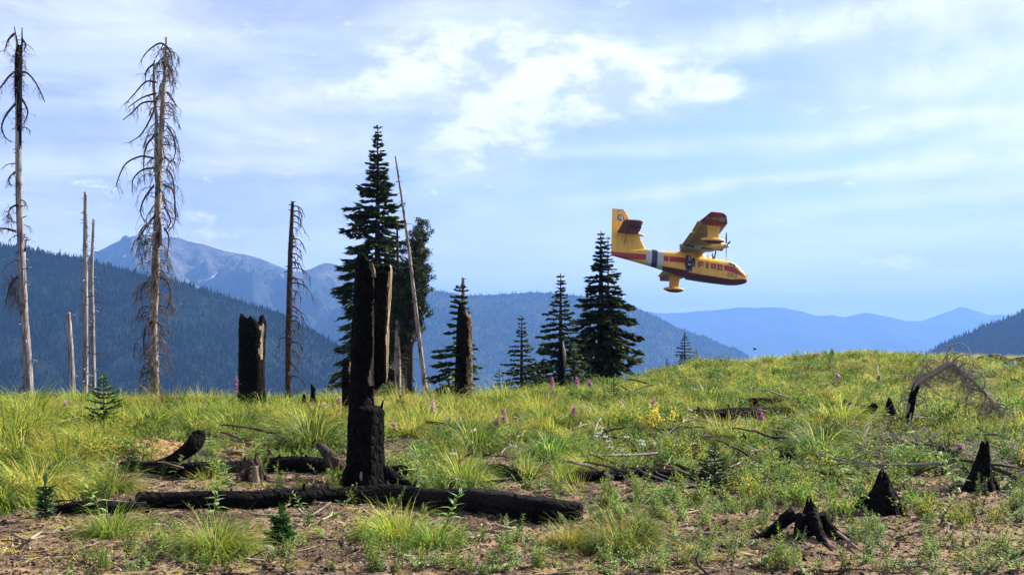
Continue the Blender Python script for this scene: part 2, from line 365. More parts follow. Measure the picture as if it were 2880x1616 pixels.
def flank_y(x, z):
    k, c, top, hw, cw = station(x); z = np.clip(z, k + .01, top - .01)
    if z < c: return cw * (z - k) / max(c - k, .01)
    q = (z - c) / max(top - c, .01)
    if q < .45: return cw + (hw - cw) * math.sin(q / .45 * math.pi / 2)
    return hw * (1 - ((q - .45) / .55) ** 3.2) ** (1 / 2.4)
rings = []
for x in xs_:
    k, c, top, hw, cw = station(x); zl = np.concatenate([[k], np.linspace(k, c, 4)[1:], np.linspace(c, c + .45 * (top - c), 8)[1:], c + (top - c) * (.45 + .55 * np.sin(np.linspace(0, math.pi / 2, 14)[1:]))])
    half = [(x, -flank_y(x, q) if 0 < i < len(zl) - 1 else 0.0, q) for i, q in enumerate(zl)]
    rings.append(half + [(a, -b, d) for a, b, d in half[-2:0:-1]])
R_ = np.array(rings); n_, m_ = R_.shape[:2]; i, j = np.meshgrid(np.arange(n_ - 1), np.arange(m_), indexing='ij')
fq = np.stack([i * m_ + j, (i + 1) * m_ + j, (i + 1) * m_ + (j + 1) % m_, i * m_ + (j + 1) % m_], -1).reshape(-1, 4)
mb = MB().add(R_.reshape(-1, 3), fq); mb.add(R_[0], np.array([list(range(m_))[::1]])); mb.add(R_[-1], np.array([list(range(m_))[::-1]]))
fus = mb.build('fuselage', M['fus'], plane)
def slab(outline_fn, secs, mat, name, parent, n=13):
    """lifting surface: secs = (le point, te point, thickness); airfoil section between them"""
    u = (1 - np.cos(np.linspace(0, np.pi, n))) / 2; rg = []
    for le, te, th, nv_ in secs:
        le, te, nv_ = np.array(le, float), np.array(te, float), np.array(nv_, float)
        yt = th * 2.6 * (1.4845 * np.sqrt(u) - .63 * u - 1.758 * u ** 2 + 1.4215 * u ** 3 - .5075 * u ** 4) + .012
        pts = le + (te - le) * u[:, None]; up = pts + nv_ * yt[:, None]; lo = pts - nv_ * (yt * .75)[:, None]
        rg.append(np.vstack([up, lo[::-1]]))
    R = np.array(rg); a, b = R.shape[:2]; i, j = np.meshgrid(np.arange(a - 1), np.arange(b), indexing='ij')
    f = np.stack([i * b + j, i * b + (j + 1) % b, (i + 1) * b + (j + 1) % b, (i + 1) * b + j], -1).reshape(-1, 4)
    mb = MB().add(R.reshape(-1, 3), f); mb.add(R[0], np.array([list(range(b))])); mb.add(R[-1], np.array([list(range(b))[::-1]]))
    return mb.build(name, mat, parent, smooth=False)
up = (0, 0, 1)
for s in (-1, 1):
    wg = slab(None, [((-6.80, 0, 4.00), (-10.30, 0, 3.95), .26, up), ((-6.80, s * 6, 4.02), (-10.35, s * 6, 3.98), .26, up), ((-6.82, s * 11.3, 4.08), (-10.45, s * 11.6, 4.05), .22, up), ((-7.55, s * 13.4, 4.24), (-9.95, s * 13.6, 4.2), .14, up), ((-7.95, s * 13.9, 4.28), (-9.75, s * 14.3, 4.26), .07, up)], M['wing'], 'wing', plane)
    slab(None, [((-10.0, s * 1.5, 3.86), (-10.75, s * 1.5, 3.72), .06, up), ((-10.0, s * 7.9, 3.90), (-10.78, s * 7.9, 3.76), .06, up)], M['yel'], 'flap', wg)
    slab(None, [((-10.05, s * 8.0, 3.96), (-10.62, s * 8.0, 3.92), .05, up), ((-10.12, s * 11.4, 4.02), (-10.75, s * 11.5, 4.0), .05, up)], M['yel'], 'aileron', wg)
    # floats
    fl = MB(); px_ = np.linspace(0, 1, 17); path = np.c_[-7.0 - 3.05 * px_, np.full(17, s * 10.65), 1.86 + .10 * (2 * px_ - 1) ** 2]
    V, f = tube(path, .42 * np.sin(np.pi * np.clip(px_ * .96 + .02, 0, 1)) ** .55, 14, ry=.42 * np.sin(np.pi * np.clip(px_ * .96 + .02, 0, 1)) ** .55)
    fl.add(V, f); fo = fl.build('float', M['float'], plane)
    slab(None, [((-7.55, s * 10.65, 4.0), (-9.35, s * 10.65, 4.0), .10, (0, 1, 0)), ((-7.75, s * 10.65, 3.0), (-9.2, s * 10.65, 3.0), .09, (0, 1, 0)), ((-7.80, s * 10.65, 2.0), (-9.25, s * 10.65, 2.0), .10, (0, 1, 0))], M['yel'], 'float_strut', plane)
    # nacelle, exhaust fairing, spinner, propeller
    yc = s * 3.0; nz = 4.12
    prof = [(-4.95, .32), (-5.1, .45), (-5.6, .56), (-6.4, .62), (-7.2, .62), (-8.6, .50), (-9.8, .26), (-10.6, .08)]
    V, f = tube([(a, yc, nz - .16 * (a < -5.5)) for a, b in prof], [b for a, b in prof], 18, ry=[b * 1.0 for a, b in prof])
    nc = MB().add(V, f).build('engine_nacelle', M['yel'], plane)
    V, f = tube([(-4.93, yc, nz), (-5.0, yc, nz), (-5.75, yc, nz + .02)], [.33, .43, .555], 18, cap=False); MB().add(V, f).build('red_cowling', M['red'], nc)
    V, f = tube([(-5.1, yc, nz - .62), (-5.3, yc, nz - .60), (-6.6, yc, nz - .50)], [.10, .17, .10], 10); MB().add(V, f).build('air_intake', M['dred'], nc)
    fair = MB(); sq = lambda x, hw, z0, z1: [(x, yc - hw, z0), (x, yc + hw, z0), (x, yc + hw, z1), (x, yc - hw, z1)]
    xsf = [(-6.35, .36, 3.30, 4.1), (-7.1, .40, 3.20, 4.1), (-8.6, .40, 3.22, 4.1), (-9.9, .34, 3.38, 4.0), (-11.0, .14, 3.62, 3.86)]
    V = np.concatenate([sq(*q) for q in xsf]); f = [np.array([[i * 4 + j, i * 4 + (j + 1) % 4, (i + 1) * 4 + (j + 1) % 4, (i + 1) * 4 + j] for i in range(4) for j in range(4)] + [[0, 3, 2, 1], [16, 17, 18, 19]])]
    fa = fair.add(V, f).build('nacelle_fairing', M['nac'], nc, smooth=False)
    for x0, x1 in ((-6.6, -8.1), (-9.1, -10.35)):
        b_ = MB()
        for sd_ in (-1, 1):
            q = [];
            for xx in np.linspace(x0, x1, 5):
                hw = np.interp(-xx, [-a[0] for a in xsf], [a[1] for a in xsf]) + .012; z0 = np.interp(-xx, [-a[0] for a in xsf], [a[2] for a in xsf])
                q += [(xx, yc + sd_ * hw, z0 + .10), (xx, yc + sd_ * hw, z0 + .42)]
            b_.add(q, np.array([[2 * k, 2 * k + 1, 2 * k + 3, 2 * k + 2] for k in range(4)]))
        b_.build('black_stripe', M['dark'], nc, smooth=False)
    sp = MB(); V, f = tube([(-4.93, yc, nz), (-4.80, yc, nz), (-4.55, yc, nz), (-4.30, yc, nz), (-4.12, yc, nz)], [.31, .31, .27, .17, .03], 16); sp.add(V, f)
    so = sp.build('propeller', M['white'], plane)
    for k in range(4):
        a = RAD(18 + 90 * k) + .3 * s; dy, dz = math.cos(a), math.sin(a); bl = MB(); rs = [.2, .5, 1.0, 1.5, 1.85, 1.98]; wd = [.05, .09, .12, .11, .08, .03]; V = []
        for r_, w_ in zip(rs, wd):
            tw = RAD(62 - 34 * r_ / 2); c_ = np.array([-4.62, yc + dy * r_, nz + dz * r_]); ax = np.array([math.sin(tw), -dz * math.cos(tw), dy * math.cos(tw)]); nn = np.cross(ax, [0, dy, dz])
            V += [c_ + ax * w_, c_ + nn * .02, c_ - ax * w_, c_ - nn * .02]
        f = [[i * 4 + j, i * 4 + (j + 1) % 4, (i + 1) * 4 + (j + 1) % 4, (i + 1) * 4 + j] for i in range(5) for j in range(4)] + [[0, 3, 2, 1], [20, 21, 22, 23]]
        bl.add(V, np.array(f)).build('blade', M['dark'], so, smooth=False)
# pylon between fuselage top and wing
slab(None, [((-6.35, 0, 3.0), (-10.9, 0, 3.3), .85, (0, 1, 0)), ((-6.70, 0, 3.75), (-10.4, 0, 3.9), .62, (0, 1, 0))], M['yel'], 'wing_pylon', plane)
# fin, rudder, tailplane, finlets
side = (0, 1, 0)
fin = slab(None, [((-14.75, 0, 3.75), (-19.0, 0, 3.3), .20, side), ((-15.05, 0, 4.1), (-18.65, 0, 4.1), .19, side), ((-15.70, 0, 5.35), (-18.7, 0, 5.35), .17, side), ((-16.35, 0, 6.5), (-18.75, 0, 6.5), .14, side), ((-17.70, 0, 8.9), (-18.9, 0, 8.9), .09, side), ((-17.86, 0, 9.2), (-18.9, 0, 9.2), .08, side), ((-18.1, 0, 9.44), (-18.9, 0, 9.44), .05, side)], M['yel'], 'fin', plane)
rud = slab(None, [((-18.68, 0, 3.35), (-19.68, 0, 3.3), .08, side), ((-18.70, 0, 6.2), (-19.70, 0, 6.2), .07, side), ((-18.92, 0, 9.42), (-19.70, 0, 9.43), .04, side)], M['yel'], 'rudder', plane)
V, f = tube([(-15.15, 0, 5.85), (-15.35, 0, 5.85), (-15.8, 0, 5.9), (-16.6, 0, 5.95), (-18.2, 0, 6.02)], [.04, .14, .24, .26, .10], 12); MB().add(V, f).build('tail_bullet', M['yel'], fin)
for s in (-1, 1):
    tp = slab(None, [((-16.05, s * .05, 6.0), (-18.95, s * .05, 6.02), .15, up), ((-16.28, s * 4.6, 6.05), (-18.90, s * 4.75, 6.05), .09, up), ((-16.7, s * 5.0, 6.05), (-18.85, s * 5.0, 6.05), .05, up)], M['stab'], 'tailplane', plane)
    slab(None, [((-18.1, s * .4, 5.93), (-18.93, s * .4, 5.93), .03, up), ((-18.1, s * 4.6, 5.98), (-18.92, s * 4.6, 5.98), .03, up)], M['dred'], 'elevator', tp)
    slab(None, [((-16.5, s * 2.7, 6.85), (-17.9, s * 2.7, 6.85), .05, side), ((-16.1, s * 2.7, 6.0), (-18.0, s * 2.7, 6.0), .05, side), ((-16.4, s * 2.7, 5.35), (-17.7, s * 2.7, 5.35), .04, side)], M['dred'], 'finlet', tp)
    V, f = tube([(-18.0, s * .25, 4.25), (-17.8, s * 1.15, 5.95)], [.035, .035], 6); MB().add(V, f).build('tailplane_rod', M['dred'], plane)  # thin dark red rod from fin side to tailplane underside
    # main wheel stowed against the flank
    wy = s * 1.56; wh = MB(); a = np.linspace(0, 2 * np.pi, 25)[:-1]
    V, f = tube([(-9.32, s * 1.36, 1.66), (-9.32, s * 1.42, 1.66), (-9.32, s * 1.62, 1.66), (-9.32, s * 1.68, 1.66)], [.44, .54, .54, .44], 24); wo_ = MB().add(V, f).build('main_wheel', M['black'], plane)
    V, f = tube([(-9.32, s * 1.66, 1.66), (-9.32, s * 1.70, 1.66)], [.20, .18], 16); MB().add(V, f).build('hub', M['steel'], wo_)
    V, f = tube([(-9.32, s * 1.70, 1.66), (-9.32, s * 1.73, 1.66)], [.09, .07], 12); MB().add(V, f).build('hub_cap', M['dark'], wo_)
    g = MB()
    for x0, x1, z0, z1, yy in ((-9.72, -9.04, 1.4, 3.0, 1.335), (-8.95, -8.42, 1.45, 2.7, 1.332), (-9.68, -8.85, .55, 1.5, 1.33)):
        V = []
        for zz in np.linspace(z0, z1, 5):
            for xx in (x0, x1): V.append((xx, s * (max(flank_y(xx, zz), flank_y(xx, min(zz, 2.2)) * .97) + .03), zz))
        f = np.array([[2 * k, 2 * k + 1, 2 * k + 3, 2 * k + 2] for k in range(4)]); g.add(V, f)
    g.build('gear_well', M['dark'], plane, smooth=False)
    V, f = tube([(-9.32, s * 1.5, 1.7), (-9.28, s * 1.42, 2.5), (-9.3, s * 1.2, 3.0)], [.07, .06, .06], 8); MB().add(V, f).build('gear_leg', M['white'], plane)
V, f = tube([(-1.15, -.15, 1.12), (-.98, -.15, 1.14), (-.86, -.15, 1.12)], [.05, .12, .09], 8); MB().add(V, f).build('nose_probe', M['dark'], plane)
def decal(polys, name, mat, parent, conv, off=.012):
    mb = MB()
    for P_ in polys: # each poly: quad corners in (u,v); subdivided so that it follows the skin
        q = np.array(P_, float); n = 7; uu, vv = np.meshgrid(np.linspace(0, 1, n), np.linspace(0, 1, n), indexing='ij')
        S_ = (q[0] * ((1 - uu) * (1 - vv))[..., None] + q[1] * (uu * (1 - vv))[..., None] + q[2] * (uu * vv)[..., None] + q[3] * ((1 - uu) * vv)[..., None]).reshape(-1, 2)
        V = [conv(a, b, off) for a, b in S_]; i, j = np.meshgrid(np.arange(n - 1), np.arange(n - 1), indexing='ij')
        f = np.stack([i * n + j, (i + 1) * n + j, (i + 1) * n + j + 1, i * n + j + 1], -1).reshape(-1, 4); mb.add(V, f)
    return mb.build(name, mat, parent, smooth=True)
def on_side(s):
    def c(x, z, off): return (x, s * (flank_y(x, z) + off), z)
    return c
def rect(x0, y0, x1, y1): return [(x0, y0), (x1, y0), (x1, y1), (x0, y1)]
L5 = {'F': [rect(0, 0, .32, 1), rect(.32, .70, 1, 1), rect(.32, .28, .88, .54)], 'I': [rect(.28, 0, .72, 1)],
      'R': [rect(0, 0, .32, 1), rect(.32, .72, 1, 1), rect(.70, .46, 1, .72), rect(.32, .30, .92, .54), [(.40, .30), (.76, .30), (1.06, 0), (.70, 0)]],
      'E': [rect(0, 0, .32, 1), rect(.32, .74, 1, 1), rect(.32, 0, 1, .26), rect(.32, .40, 1, .58), rect(.72, .58, 1, .74)],
      '2': [rect(0, .84, 1, 1), rect(.76, .5, 1, .84), rect(0, .42, 1, .58), rect(0, .1, .24, .5), rect(0, 0, 1, .16)],
      '8': [rect(0, .84, 1, 1), rect(0, 0, 1, .16), rect(0, .42, 1, .58), rect(0, .16, .24, .42), rect(.76, .16, 1, .42), rect(0, .58, .24, .84), rect(.76, .58, 1, .84)],
      '3': [rect(0, .84, 1, 1), rect(0, 0, 1, .16), rect(.25, .42, 1, .58), rect(.76, .16, 1, .42), rect(.76, .58, 1, .84)],
      'b': [rect(0, 0, .25, 1.35), rect(.25, .75, 1, .95), rect(.25, 0, 1, .2), rect(.75, .2, 1, .75)], 'r': [rect(0, 0, .28, .95), rect(.28, .72, .9, .95)],
      'i': [rect(.3, 0, .6, .95), rect(.3, 1.1, .6, 1.35)], 'd': [rect(.75, 0, 1, 1.35), rect(0, .75, .75, .95), rect(0, 0, .75, .2), rect(0, .2, .25, .75)],
      'g': [rect(0, .75, 1, .95), rect(0, .1, .25, .75), rect(.25, .1, .75, .28), rect(.75, -.35, 1, .75), rect(0, -.4, .75, -.2)], 'e': [rect(0, 0, .25, .95), rect(.25, .75, 1, .95), rect(.25, 0, 1, .2), rect(.25, .38, 1, .55), rect(.75, .55, 1, .75)]}
def word(s, x0, x1, gap, y0, h, slope=0.0, flip=False):
    """letters between x0 and x1, reading in +u"""
    n = len(s); wl = (x1 - x0 - gap * (n - 1)) / n; out_ = []
    for k, ch in enumerate(s):
        for q in L5[ch]:
            a = [(x0 + k * (wl + gap) + u * wl, v) for u, v in q]; out_.append([(u, y0 + v * h + slope * (u - x0)) for u, v in a])
    return out_
# starboard side is seen with the nose to the right: +x reads to the right there, to the left on the port side
decal(word('FIRE', -8.02, -4.62, .14, 1.42, .82, -.065), 'fire_lettering', M['red'], plane, on_side(-1))
decal(word('283', -3.95, -2.66, .14, .46, .56, -.07), 'number_lettering', M['ink'], plane, on_side(-1))
mir = lambda L, c: [[(2 * c - u, v) for u, v in q] for q in L]
decal(mir(word('FIRE', -8.02, -4.62, .14, 1.20, .82, .065), -6.32), 'fire_lettering', M['red'], plane, on_side(1))
decal(mir(word('283', -3.95, -2.66, .14, .37, .56, .07), -3.3), 'number_lettering', M['ink'], plane, on_side(1))
# cockpit windows
for s in (-1, 1):
    cp = []
    for q in ([(-3.78, 2.12), (-3.25, 2.02), (-3.25, 2.46), (-3.74, 2.56)], [(-3.18, 2.00), (-2.72, 1.88), (-2.86, 2.34), (-3.18, 2.44)], [(-2.65, 1.84), (-2.22, 1.66), (-2.50, 2.10), (-2.72, 2.26)]):
        decal([q], 'cockpit_window', M['glass'], plane, on_side(s), .02)
ws = decal([[(-.42, 0), (.42, 0), (.42, 1), (-.42, 1)]], 'windshield', M['glass'], plane, lambda u, v, off: (-2.06 - .62 * v, u * (1 - .1 * v), 2.09 + .60 * v + .02), .02)
# roundel and bars on the fin (starboard and port)
def fin_y(s, extra=0): return lambda x, z, off: (x, s * (.16 + off + extra - .012 * (z - 6)), z)
def disc(cx, cz, r0, r1, n=20): return [[(cx + r1 * math.cos(a), cz + r1 * math.sin(a)), (cx + r1 * math.cos(b), cz + r1 * math.sin(b)), (cx + r0 * math.cos(b), cz + r0 * math.sin(b)), (cx + r0 * math.cos(a), cz + r0 * math.sin(a))] for a, b in [(2 * math.pi * k / n, 2 * math.pi * (k + 1) / n) for k in range(n)]]
for s in (-1, 1):
    decal(disc(-18.52, 8.15, 0, .44), 'roundel', M['dred'], plane, fin_y(s, .0))
    decal(disc(-18.52, 8.17, .10, .27) + [rect(-18.36, 7.78, -18.20, 8.44)], 'roundel_emblem', M['white'], plane, fin_y(s, .01))
    for q in (rect(-19.45, 8.23, -18.98, 8.35), rect(-19.45, 7.98, -18.98, 8.10), rect(-18.06, 8.13, -17.62, 8.25), rect(-18.06, 7.88, -17.5, 8.00)): decal([q], 'fin_bar', M['white'], plane, fin_y(s, .0))
    decal([rect(-19.3, 9.02, -18.95, 9.2)], 'flag_marking', M['white'], plane, fin_y(s, .0)); decal(disc(-18.88, 9.12, 0, .09, 8), 'flag_canton', M['navy'], plane, fin_y(s, .01))
# lettering under the starboard wing tip: reads along the chord
def under(u, v, off): return (u, v, 4.08 + (abs(v) - 11.3) * .06 - .215 * max(0.2, 1 - (abs(v) - 11.3) / 3.4) - .03 - off)
txt = word('bridger', -9.95, -8.42, .07, 0, .52)
decal([[(u, -12.55 - v) for u, v in q] for q in txt], 'tip_lettering', M['white'], plane, under)
decal([[(u, -v) for u, v in q] for q in disc(-7.98, 12.75, .15, .42, 16) + [rect(-7.76, 12.05, -7.52, 13.1)]], 'tip_emblem', M['white'], plane, under)
for q in ([(-5.61, 0, 3.05), (-5.68, 0, 4.05)], [(-5.5, 0, 3.05), (-5.3, 0, 3.95)]):
    slab(None, [((q[0][0] + .12, 0, q[0][2]), (q[0][0] - .18, 0, q[0][2]), .02, side), ((q[1][0] + .05, 0, q[1][2]), (q[1][0] - .06, 0, q[1][2]), .01, side)], M['dark'], 'antenna', plane)
# ---------------------------------------------------------------- ground (height of the land below the eye, per direction and distance)
CKX = np.array([-900, 0, 700, 1300, 1700, 2000, 2400, 2880, 3800.])
CKD = np.array([0, 8, 11.3, 14, 18, 22, 26, 31, 36, 42, 50, 60, 80, 120, 300, 1500, 60000.])
FALL = [12, 25, 90, 380, 460]
CKH = np.array([
 [1.5, 1.5, 1.5, 1.43, 1.37, 1.36, 1.62, 2.5, 3.8, 5.6, 8.0, 11.5] + FALL,
 [1.5, 1.5, 1.5, 1.42, 1.35, 1.34, 1.60, 2.4, 3.8, 5.6, 8.0, 11.5] + FALL,
 [1.5, 1.5, 1.5, 1.43, 1.37, 1.37, 1.60, 2.3, 3.3, 5.0, 7.5, 11.0] + FALL,
 [1.5, 1.5, 1.5, 1.44, 1.39, 1.36, 1.46, 1.9, 2.7, 4.2, 6.5, 10.0] + FALL,
 [1.5, 1.5, 1.5, 1.42, 1.34, 1.24, 1.20, 1.30, 1.85, 3.0, 5.2, 9.0] + FALL,
 [1.5, 1.5, 1.5, 1.42, 1.28, 1.08, .90, .72, .72, 1.2, 3.0, 6.0] + FALL,
 [1.5, 1.5, 1.5, 1.43, 1.30, 1.07, .86, .62, .46, .46, 1.0, 3.0] + FALL,
 [1.5, 1.5, 1.5, 1.45, 1.36, 1.18, 1.02, .85, .72, .66, 1.0, 2.5] + FALL,
 [1.5, 1.5, 1.5, 1.45, 1.38, 1.22, 1.08, .92, .8, .75, 1.0, 2.5] + FALL])
def ground_z(x, y, fine=True):
    x, y = np.asarray(x, float), np.asarray(y, float)
    yy = np.maximum(y, 3.0); cx = np.clip(x / yy * F + CX, CKX[0], CKX[-1] - 1e-3); dd = np.clip(yy, 0, 59999)
    i = np.clip(np.searchsorted(CKX, cx, side='right') - 1, 0, len(CKX) - 2); j = np.clip(np.searchsorted(CKD, dd, side='right') - 1, 0, len(CKD) - 2)
    fx = (cx - CKX[i]) / (CKX[i + 1] - CKX[i]); fx = fx * fx * (3 - 2 * fx); fd = (dd - CKD[j]) / (CKD[j + 1] - CKD[j])
    h = (CKH[i, j] * (1 - fx) + CKH[i + 1, j] * fx) * (1 - fd) + (CKH[i, j + 1] * (1 - fx) + CKH[i + 1, j + 1] * fx) * fd
    zz = CZ - h
    k = np.clip(dd / 12, .5, 3) * (dd < 400)
    zz = zz + .045 * k * fbm(x * .55, y * .55, 3, 3)
    zz = zz + np.where(dd > 300, np.clip(dd / 100, 0, 25) * fbm(x / 400, y / 400, 4, 9), 0)
    if fine:
        m = np.clip(1.4 - dd / 40, 0.15, 1)
        r = fbm(x * 3.2, y * 3.2, 4, 21); zz = zz + m * (.030 * r + .040 * np.maximum(0, fbm(x * 7, y * 7, 3, 31)) + .020 * fbm(x * 18, y * 18, 2, 41))
    return zz
def gp(px, d):
    """ground point in the direction of column px at distance d"""
    x = (px - CX) / F * d; return Vector((x, d, float(ground_z(x, d))))
def gpy(px, py):
    """ground point seen at pixel px, py (first one in front of the eye)"""
    for d in np.arange(5.5, 60, .05):
        x = (px - CX) / F * d; zz = float(ground_z(x, d, False)); yy = HY + (CZ - zz) / d * F
        if yy <= py: return gp(px, d)
    return gp(px, 30.0)

def grid_obj(name, xs, ys, zf, mat, kind='structure'):
    n, m = xs.shape
    V = np.stack([xs, ys, zf], -1).reshape(-1, 3); i, j = np.meshgrid(np.arange(n - 1), np.arange(m - 1), indexing='ij')
    f = np.stack([i * m + j, i * m + j + 1, (i + 1) * m + j + 1, (i + 1) * m + j], -1).reshape(-1, 4)
    o = MB().add(V, f).build(name, mat); o['kind'] = kind; return o

m, t, out = material('forest_soil'); M['soil'] = m
oc = t.node('ShaderNodeTexCoord').outputs['Object']
n1 = t.noise(oc, .9, 6, .6, .4); n2 = t.noise(oc, 14, 6, .7); n3 = t.noise(oc, 3.2, 5, .65, .5)
c = t.mix(t.ss(n1, .38, .62), (.09, .054, .032), (.30, .205, .12)); c = t.mix(t.ss(n2, .44, .60, 0, .9), c, (.028, .018, .014))
c = t.mix(t.ss(n3, .56, .70, 0, .7), c, (.34, .28, .21)); n4 = t.noise(oc, 45, 4, .6)
c = t.mix(t.ss(n4, .60, .70, 0, .6), c, (.36, .30, .24))
py_ = t.sep(oc)[1]
shaded_turf = t.mix(t.ss(t.noise(oc, 1.7, 5, .6), .4, .6), (.014, .017, .006), (.055, .05, .016))  # ground under the grass darkened to paint in the shade between tussocks
c = t.mix(t.ss(t.math('ADD', py_, t.math('MULTIPLY', n1, 8)), 15, 22, 0, .85), c, shaded_turf)
c = t.mix(t.ss(py_, 60, 120), c, (.02, .035, .014))
hh = t.math('ADD', t.math('MULTIPLY', n2, .6), t.math('MULTIPLY', n4, .4))
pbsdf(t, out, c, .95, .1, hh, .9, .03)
ys1 = np.concatenate([np.linspace(-9, 5, 12)[:-1], 5 * np.exp(np.linspace(0, math.log(62 / 5), 330))[:-1], 62 * np.exp(np.linspace(0, math.log(50000 / 62), 90))])
ss = np.concatenate([np.linspace(-1.6, -.56, 14)[:-1], np.linspace(-.56, .56, 440), np.linspace(.56, 1.6, 14)[1:]])
S, Y = np.meshgrid(ss, ys1); X = S * (Y + 8 * np.exp(-np.maximum(Y, 0) / 40) + 2)
X = S * np.maximum(Y + 8, 4)
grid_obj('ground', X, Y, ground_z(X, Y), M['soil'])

# ---------------------------------------------------------------- mountains: each ridge line is given, its flanks fall towards us and away
def forest_mat(name, a, b, rockc=None, rk=(.5, .6), sc=1 / 60., grassc=(.10, .12, .04), gk=(.58, .7)):
    m, t, out = material(name); oc = t.node('ShaderNodeTexCoord').outputs['Object']
    n1 = t.noise(oc, sc, 8, .65, .3); n2 = t.noise(oc, sc * 6, 6, .7)
    c = t.mix(t.ss(n2, .35, .65), a, b); c = t.mix(t.ss(n1, gk[0], gk[1], 0, .8), c, grassc)
    if rockc is not None:
        zz = t.sep(oc)[2]; geo = t.node('ShaderNodeNewGeometry'); nz = t.sep(geo.outputs['True Normal'])[2]
        r = t.math('ADD', t.math('ADD', n1, t.math('MULTIPLY', t.math('SUBTRACT', n2, .5), .35)), t.math('MULTIPLY', t.math('SUBTRACT', zz, rockc[1]), rockc[2]))
        c = t.mix(t.ss(r, rk[0], rk[1]), c, t.mix(t.ss(n2, .4, .6), rockc[0], tuple(q * .55 for q in rockc[0])))
    pbsdf(t, out, c, .95, .1, t.math('ADD', n1, n2), .6, 1 / sc / 8); return m
def mountain(name, ridge, D, run, depth, mat, nu=260, nv=70, slant=0.0, rough=.12, seed=0, gully=90., back=.8, bend=None, label=None):
    """ridge: pixel points of the crest; D distance; run: how far the near flank comes towards us; depth: how far it falls"""
    r = np.array(ridge, float); px = np.linspace(r[0, 0], r[-1, 0], nu); yy = np.interp(px, r[:, 0], r[:, 1])
    k = np.ones(7) / 7; ys_ = np.convolve(np.pad(yy, 3, 'edge'), k, 'valid'); yy = ys_
    Dk = D + (slant * (px - px.mean()) if bend is None else np.interp(px, *bend))
    tt = np.concatenate([-np.linspace(1, 0, 14)[:-1] ** 1.0 * back, np.linspace(0, 1, nv) ** 1.15])
    T, PX = np.meshgrid(tt, px); DK = np.repeat(Dk[:, None], len(tt), 1); YY = np.repeat(yy[:, None], len(tt), 1)
    Yw = DK - T * run
    Xr = (PX - CX) / F * DK
    Zr = CZ - (YY - HY) / F * DK
    sag = np.abs(T) ** .9 * depth
    wx, wy = Xr / gully, Yw / gully
    rid = 1 - np.abs(fbm(wx * .8 + .35 * wy, wy * .28, 4, seed)) * 2
    amp = np.clip(np.abs(T) * 7, 0, 1) * rough * depth
    Zw = Zr - sag + amp * (rid * .9 - .45) + .5 * amp * fbm(wx * 2.2, wy * 2.2, 4, seed + 4)
    Zw = Zw + (D / F) * 1.6 * fbm(wx * 9, wy * 9, 2, seed + 7)
    o = grid_obj(name, Xr, Yw, Zw, mat)
    return o, (Xr, Yw, Zw, T)
HILLS = {}
A = [(-700, 560), (-350, 500), (-120, 680), (0, 690), (70, 700), (130, 714), (200, 722), (300, 745), (400, 775), (500, 792), (600, 822), (690, 850), (790, 885), (900, 945), (1000, 1000), (1100, 1062), (1250, 1150), (1450, 1280)]
B = [(-500, 700), (-100, 735), (100, 728), (150, 718), (215, 722), (265, 712), (330, 678), (380, 665), (420, 668), (445, 676), (470, 664), (500, 667), (530, 678), (585, 690), (640, 708), (700, 716), (740, 730), (800, 755), (835, 765), (870, 758), (905, 742), (930, 738), (960, 748), (1010, 775), (1080, 800), (1200, 850), (1400, 930)]
Cc = [(820, 960), (900, 900), (980, 850), (1080, 815), (1150, 806), (1220, 816), (1300, 831), (1400, 829), (1460, 824), (1500, 822), (1560, 826), (1600, 829), (1690, 838), (1740, 850), (1790, 868), (1850, 893), (1900, 922), (1945, 938), (1990, 948), (2020, 968), (2050, 975), (2085, 985), (2110, 1008), (2140, 1030), (2200, 1075), (2300, 1150)]
Dd = [(900, 900), (1200, 890), (1500, 880), (1700, 872), (1780, 865), (1830, 878), (1870, 881), (1950, 876), (2040, 869), (2080, 864), (2200, 864), (2250, 874), (2300, 888), (2345, 886), (2370, 892), (2430, 879), (2445, 879), (2490, 890), (2530, 897), (2560, 905), (2640, 915), (2740, 925), (2900, 940), (3300, 960)]
D2 = [(2300, 925), (2440, 910), (2560, 902), (2600, 901), (2640, 885), (2680, 871), (2700, 863), (2712, 863), (2740, 873), (2780, 885), (2815, 884), (2840, 888), (2900, 898), (3100, 880), (3400, 900)]
Ee = [(2560, 1040), (2600, 996), (2640, 975), (2672, 957), (2690, 955), (2740, 935), (2790, 912), (2840, 892), (2880, 878), (3000, 835), (3300, 760), (3700, 700)]
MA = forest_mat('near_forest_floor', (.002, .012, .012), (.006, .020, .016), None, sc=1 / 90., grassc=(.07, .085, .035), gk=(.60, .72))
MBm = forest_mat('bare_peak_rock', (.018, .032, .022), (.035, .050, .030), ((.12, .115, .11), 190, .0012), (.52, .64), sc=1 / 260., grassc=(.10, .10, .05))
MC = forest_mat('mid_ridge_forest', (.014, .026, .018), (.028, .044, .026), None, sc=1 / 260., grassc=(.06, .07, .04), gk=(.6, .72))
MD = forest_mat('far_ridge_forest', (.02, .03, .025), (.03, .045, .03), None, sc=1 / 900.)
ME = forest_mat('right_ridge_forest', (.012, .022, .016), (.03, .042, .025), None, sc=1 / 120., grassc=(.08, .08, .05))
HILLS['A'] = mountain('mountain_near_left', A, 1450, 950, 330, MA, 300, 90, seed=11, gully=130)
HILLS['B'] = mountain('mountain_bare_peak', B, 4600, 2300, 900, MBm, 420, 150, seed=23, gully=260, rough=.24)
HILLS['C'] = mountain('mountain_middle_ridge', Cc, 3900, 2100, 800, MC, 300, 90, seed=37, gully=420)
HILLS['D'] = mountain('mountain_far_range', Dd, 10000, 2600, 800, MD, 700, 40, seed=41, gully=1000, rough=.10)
mountain('mountain_far_peak', D2, 12200, 1600, 700, MD, 420, 30, seed=43, gully=900, rough=.08, back=.1)
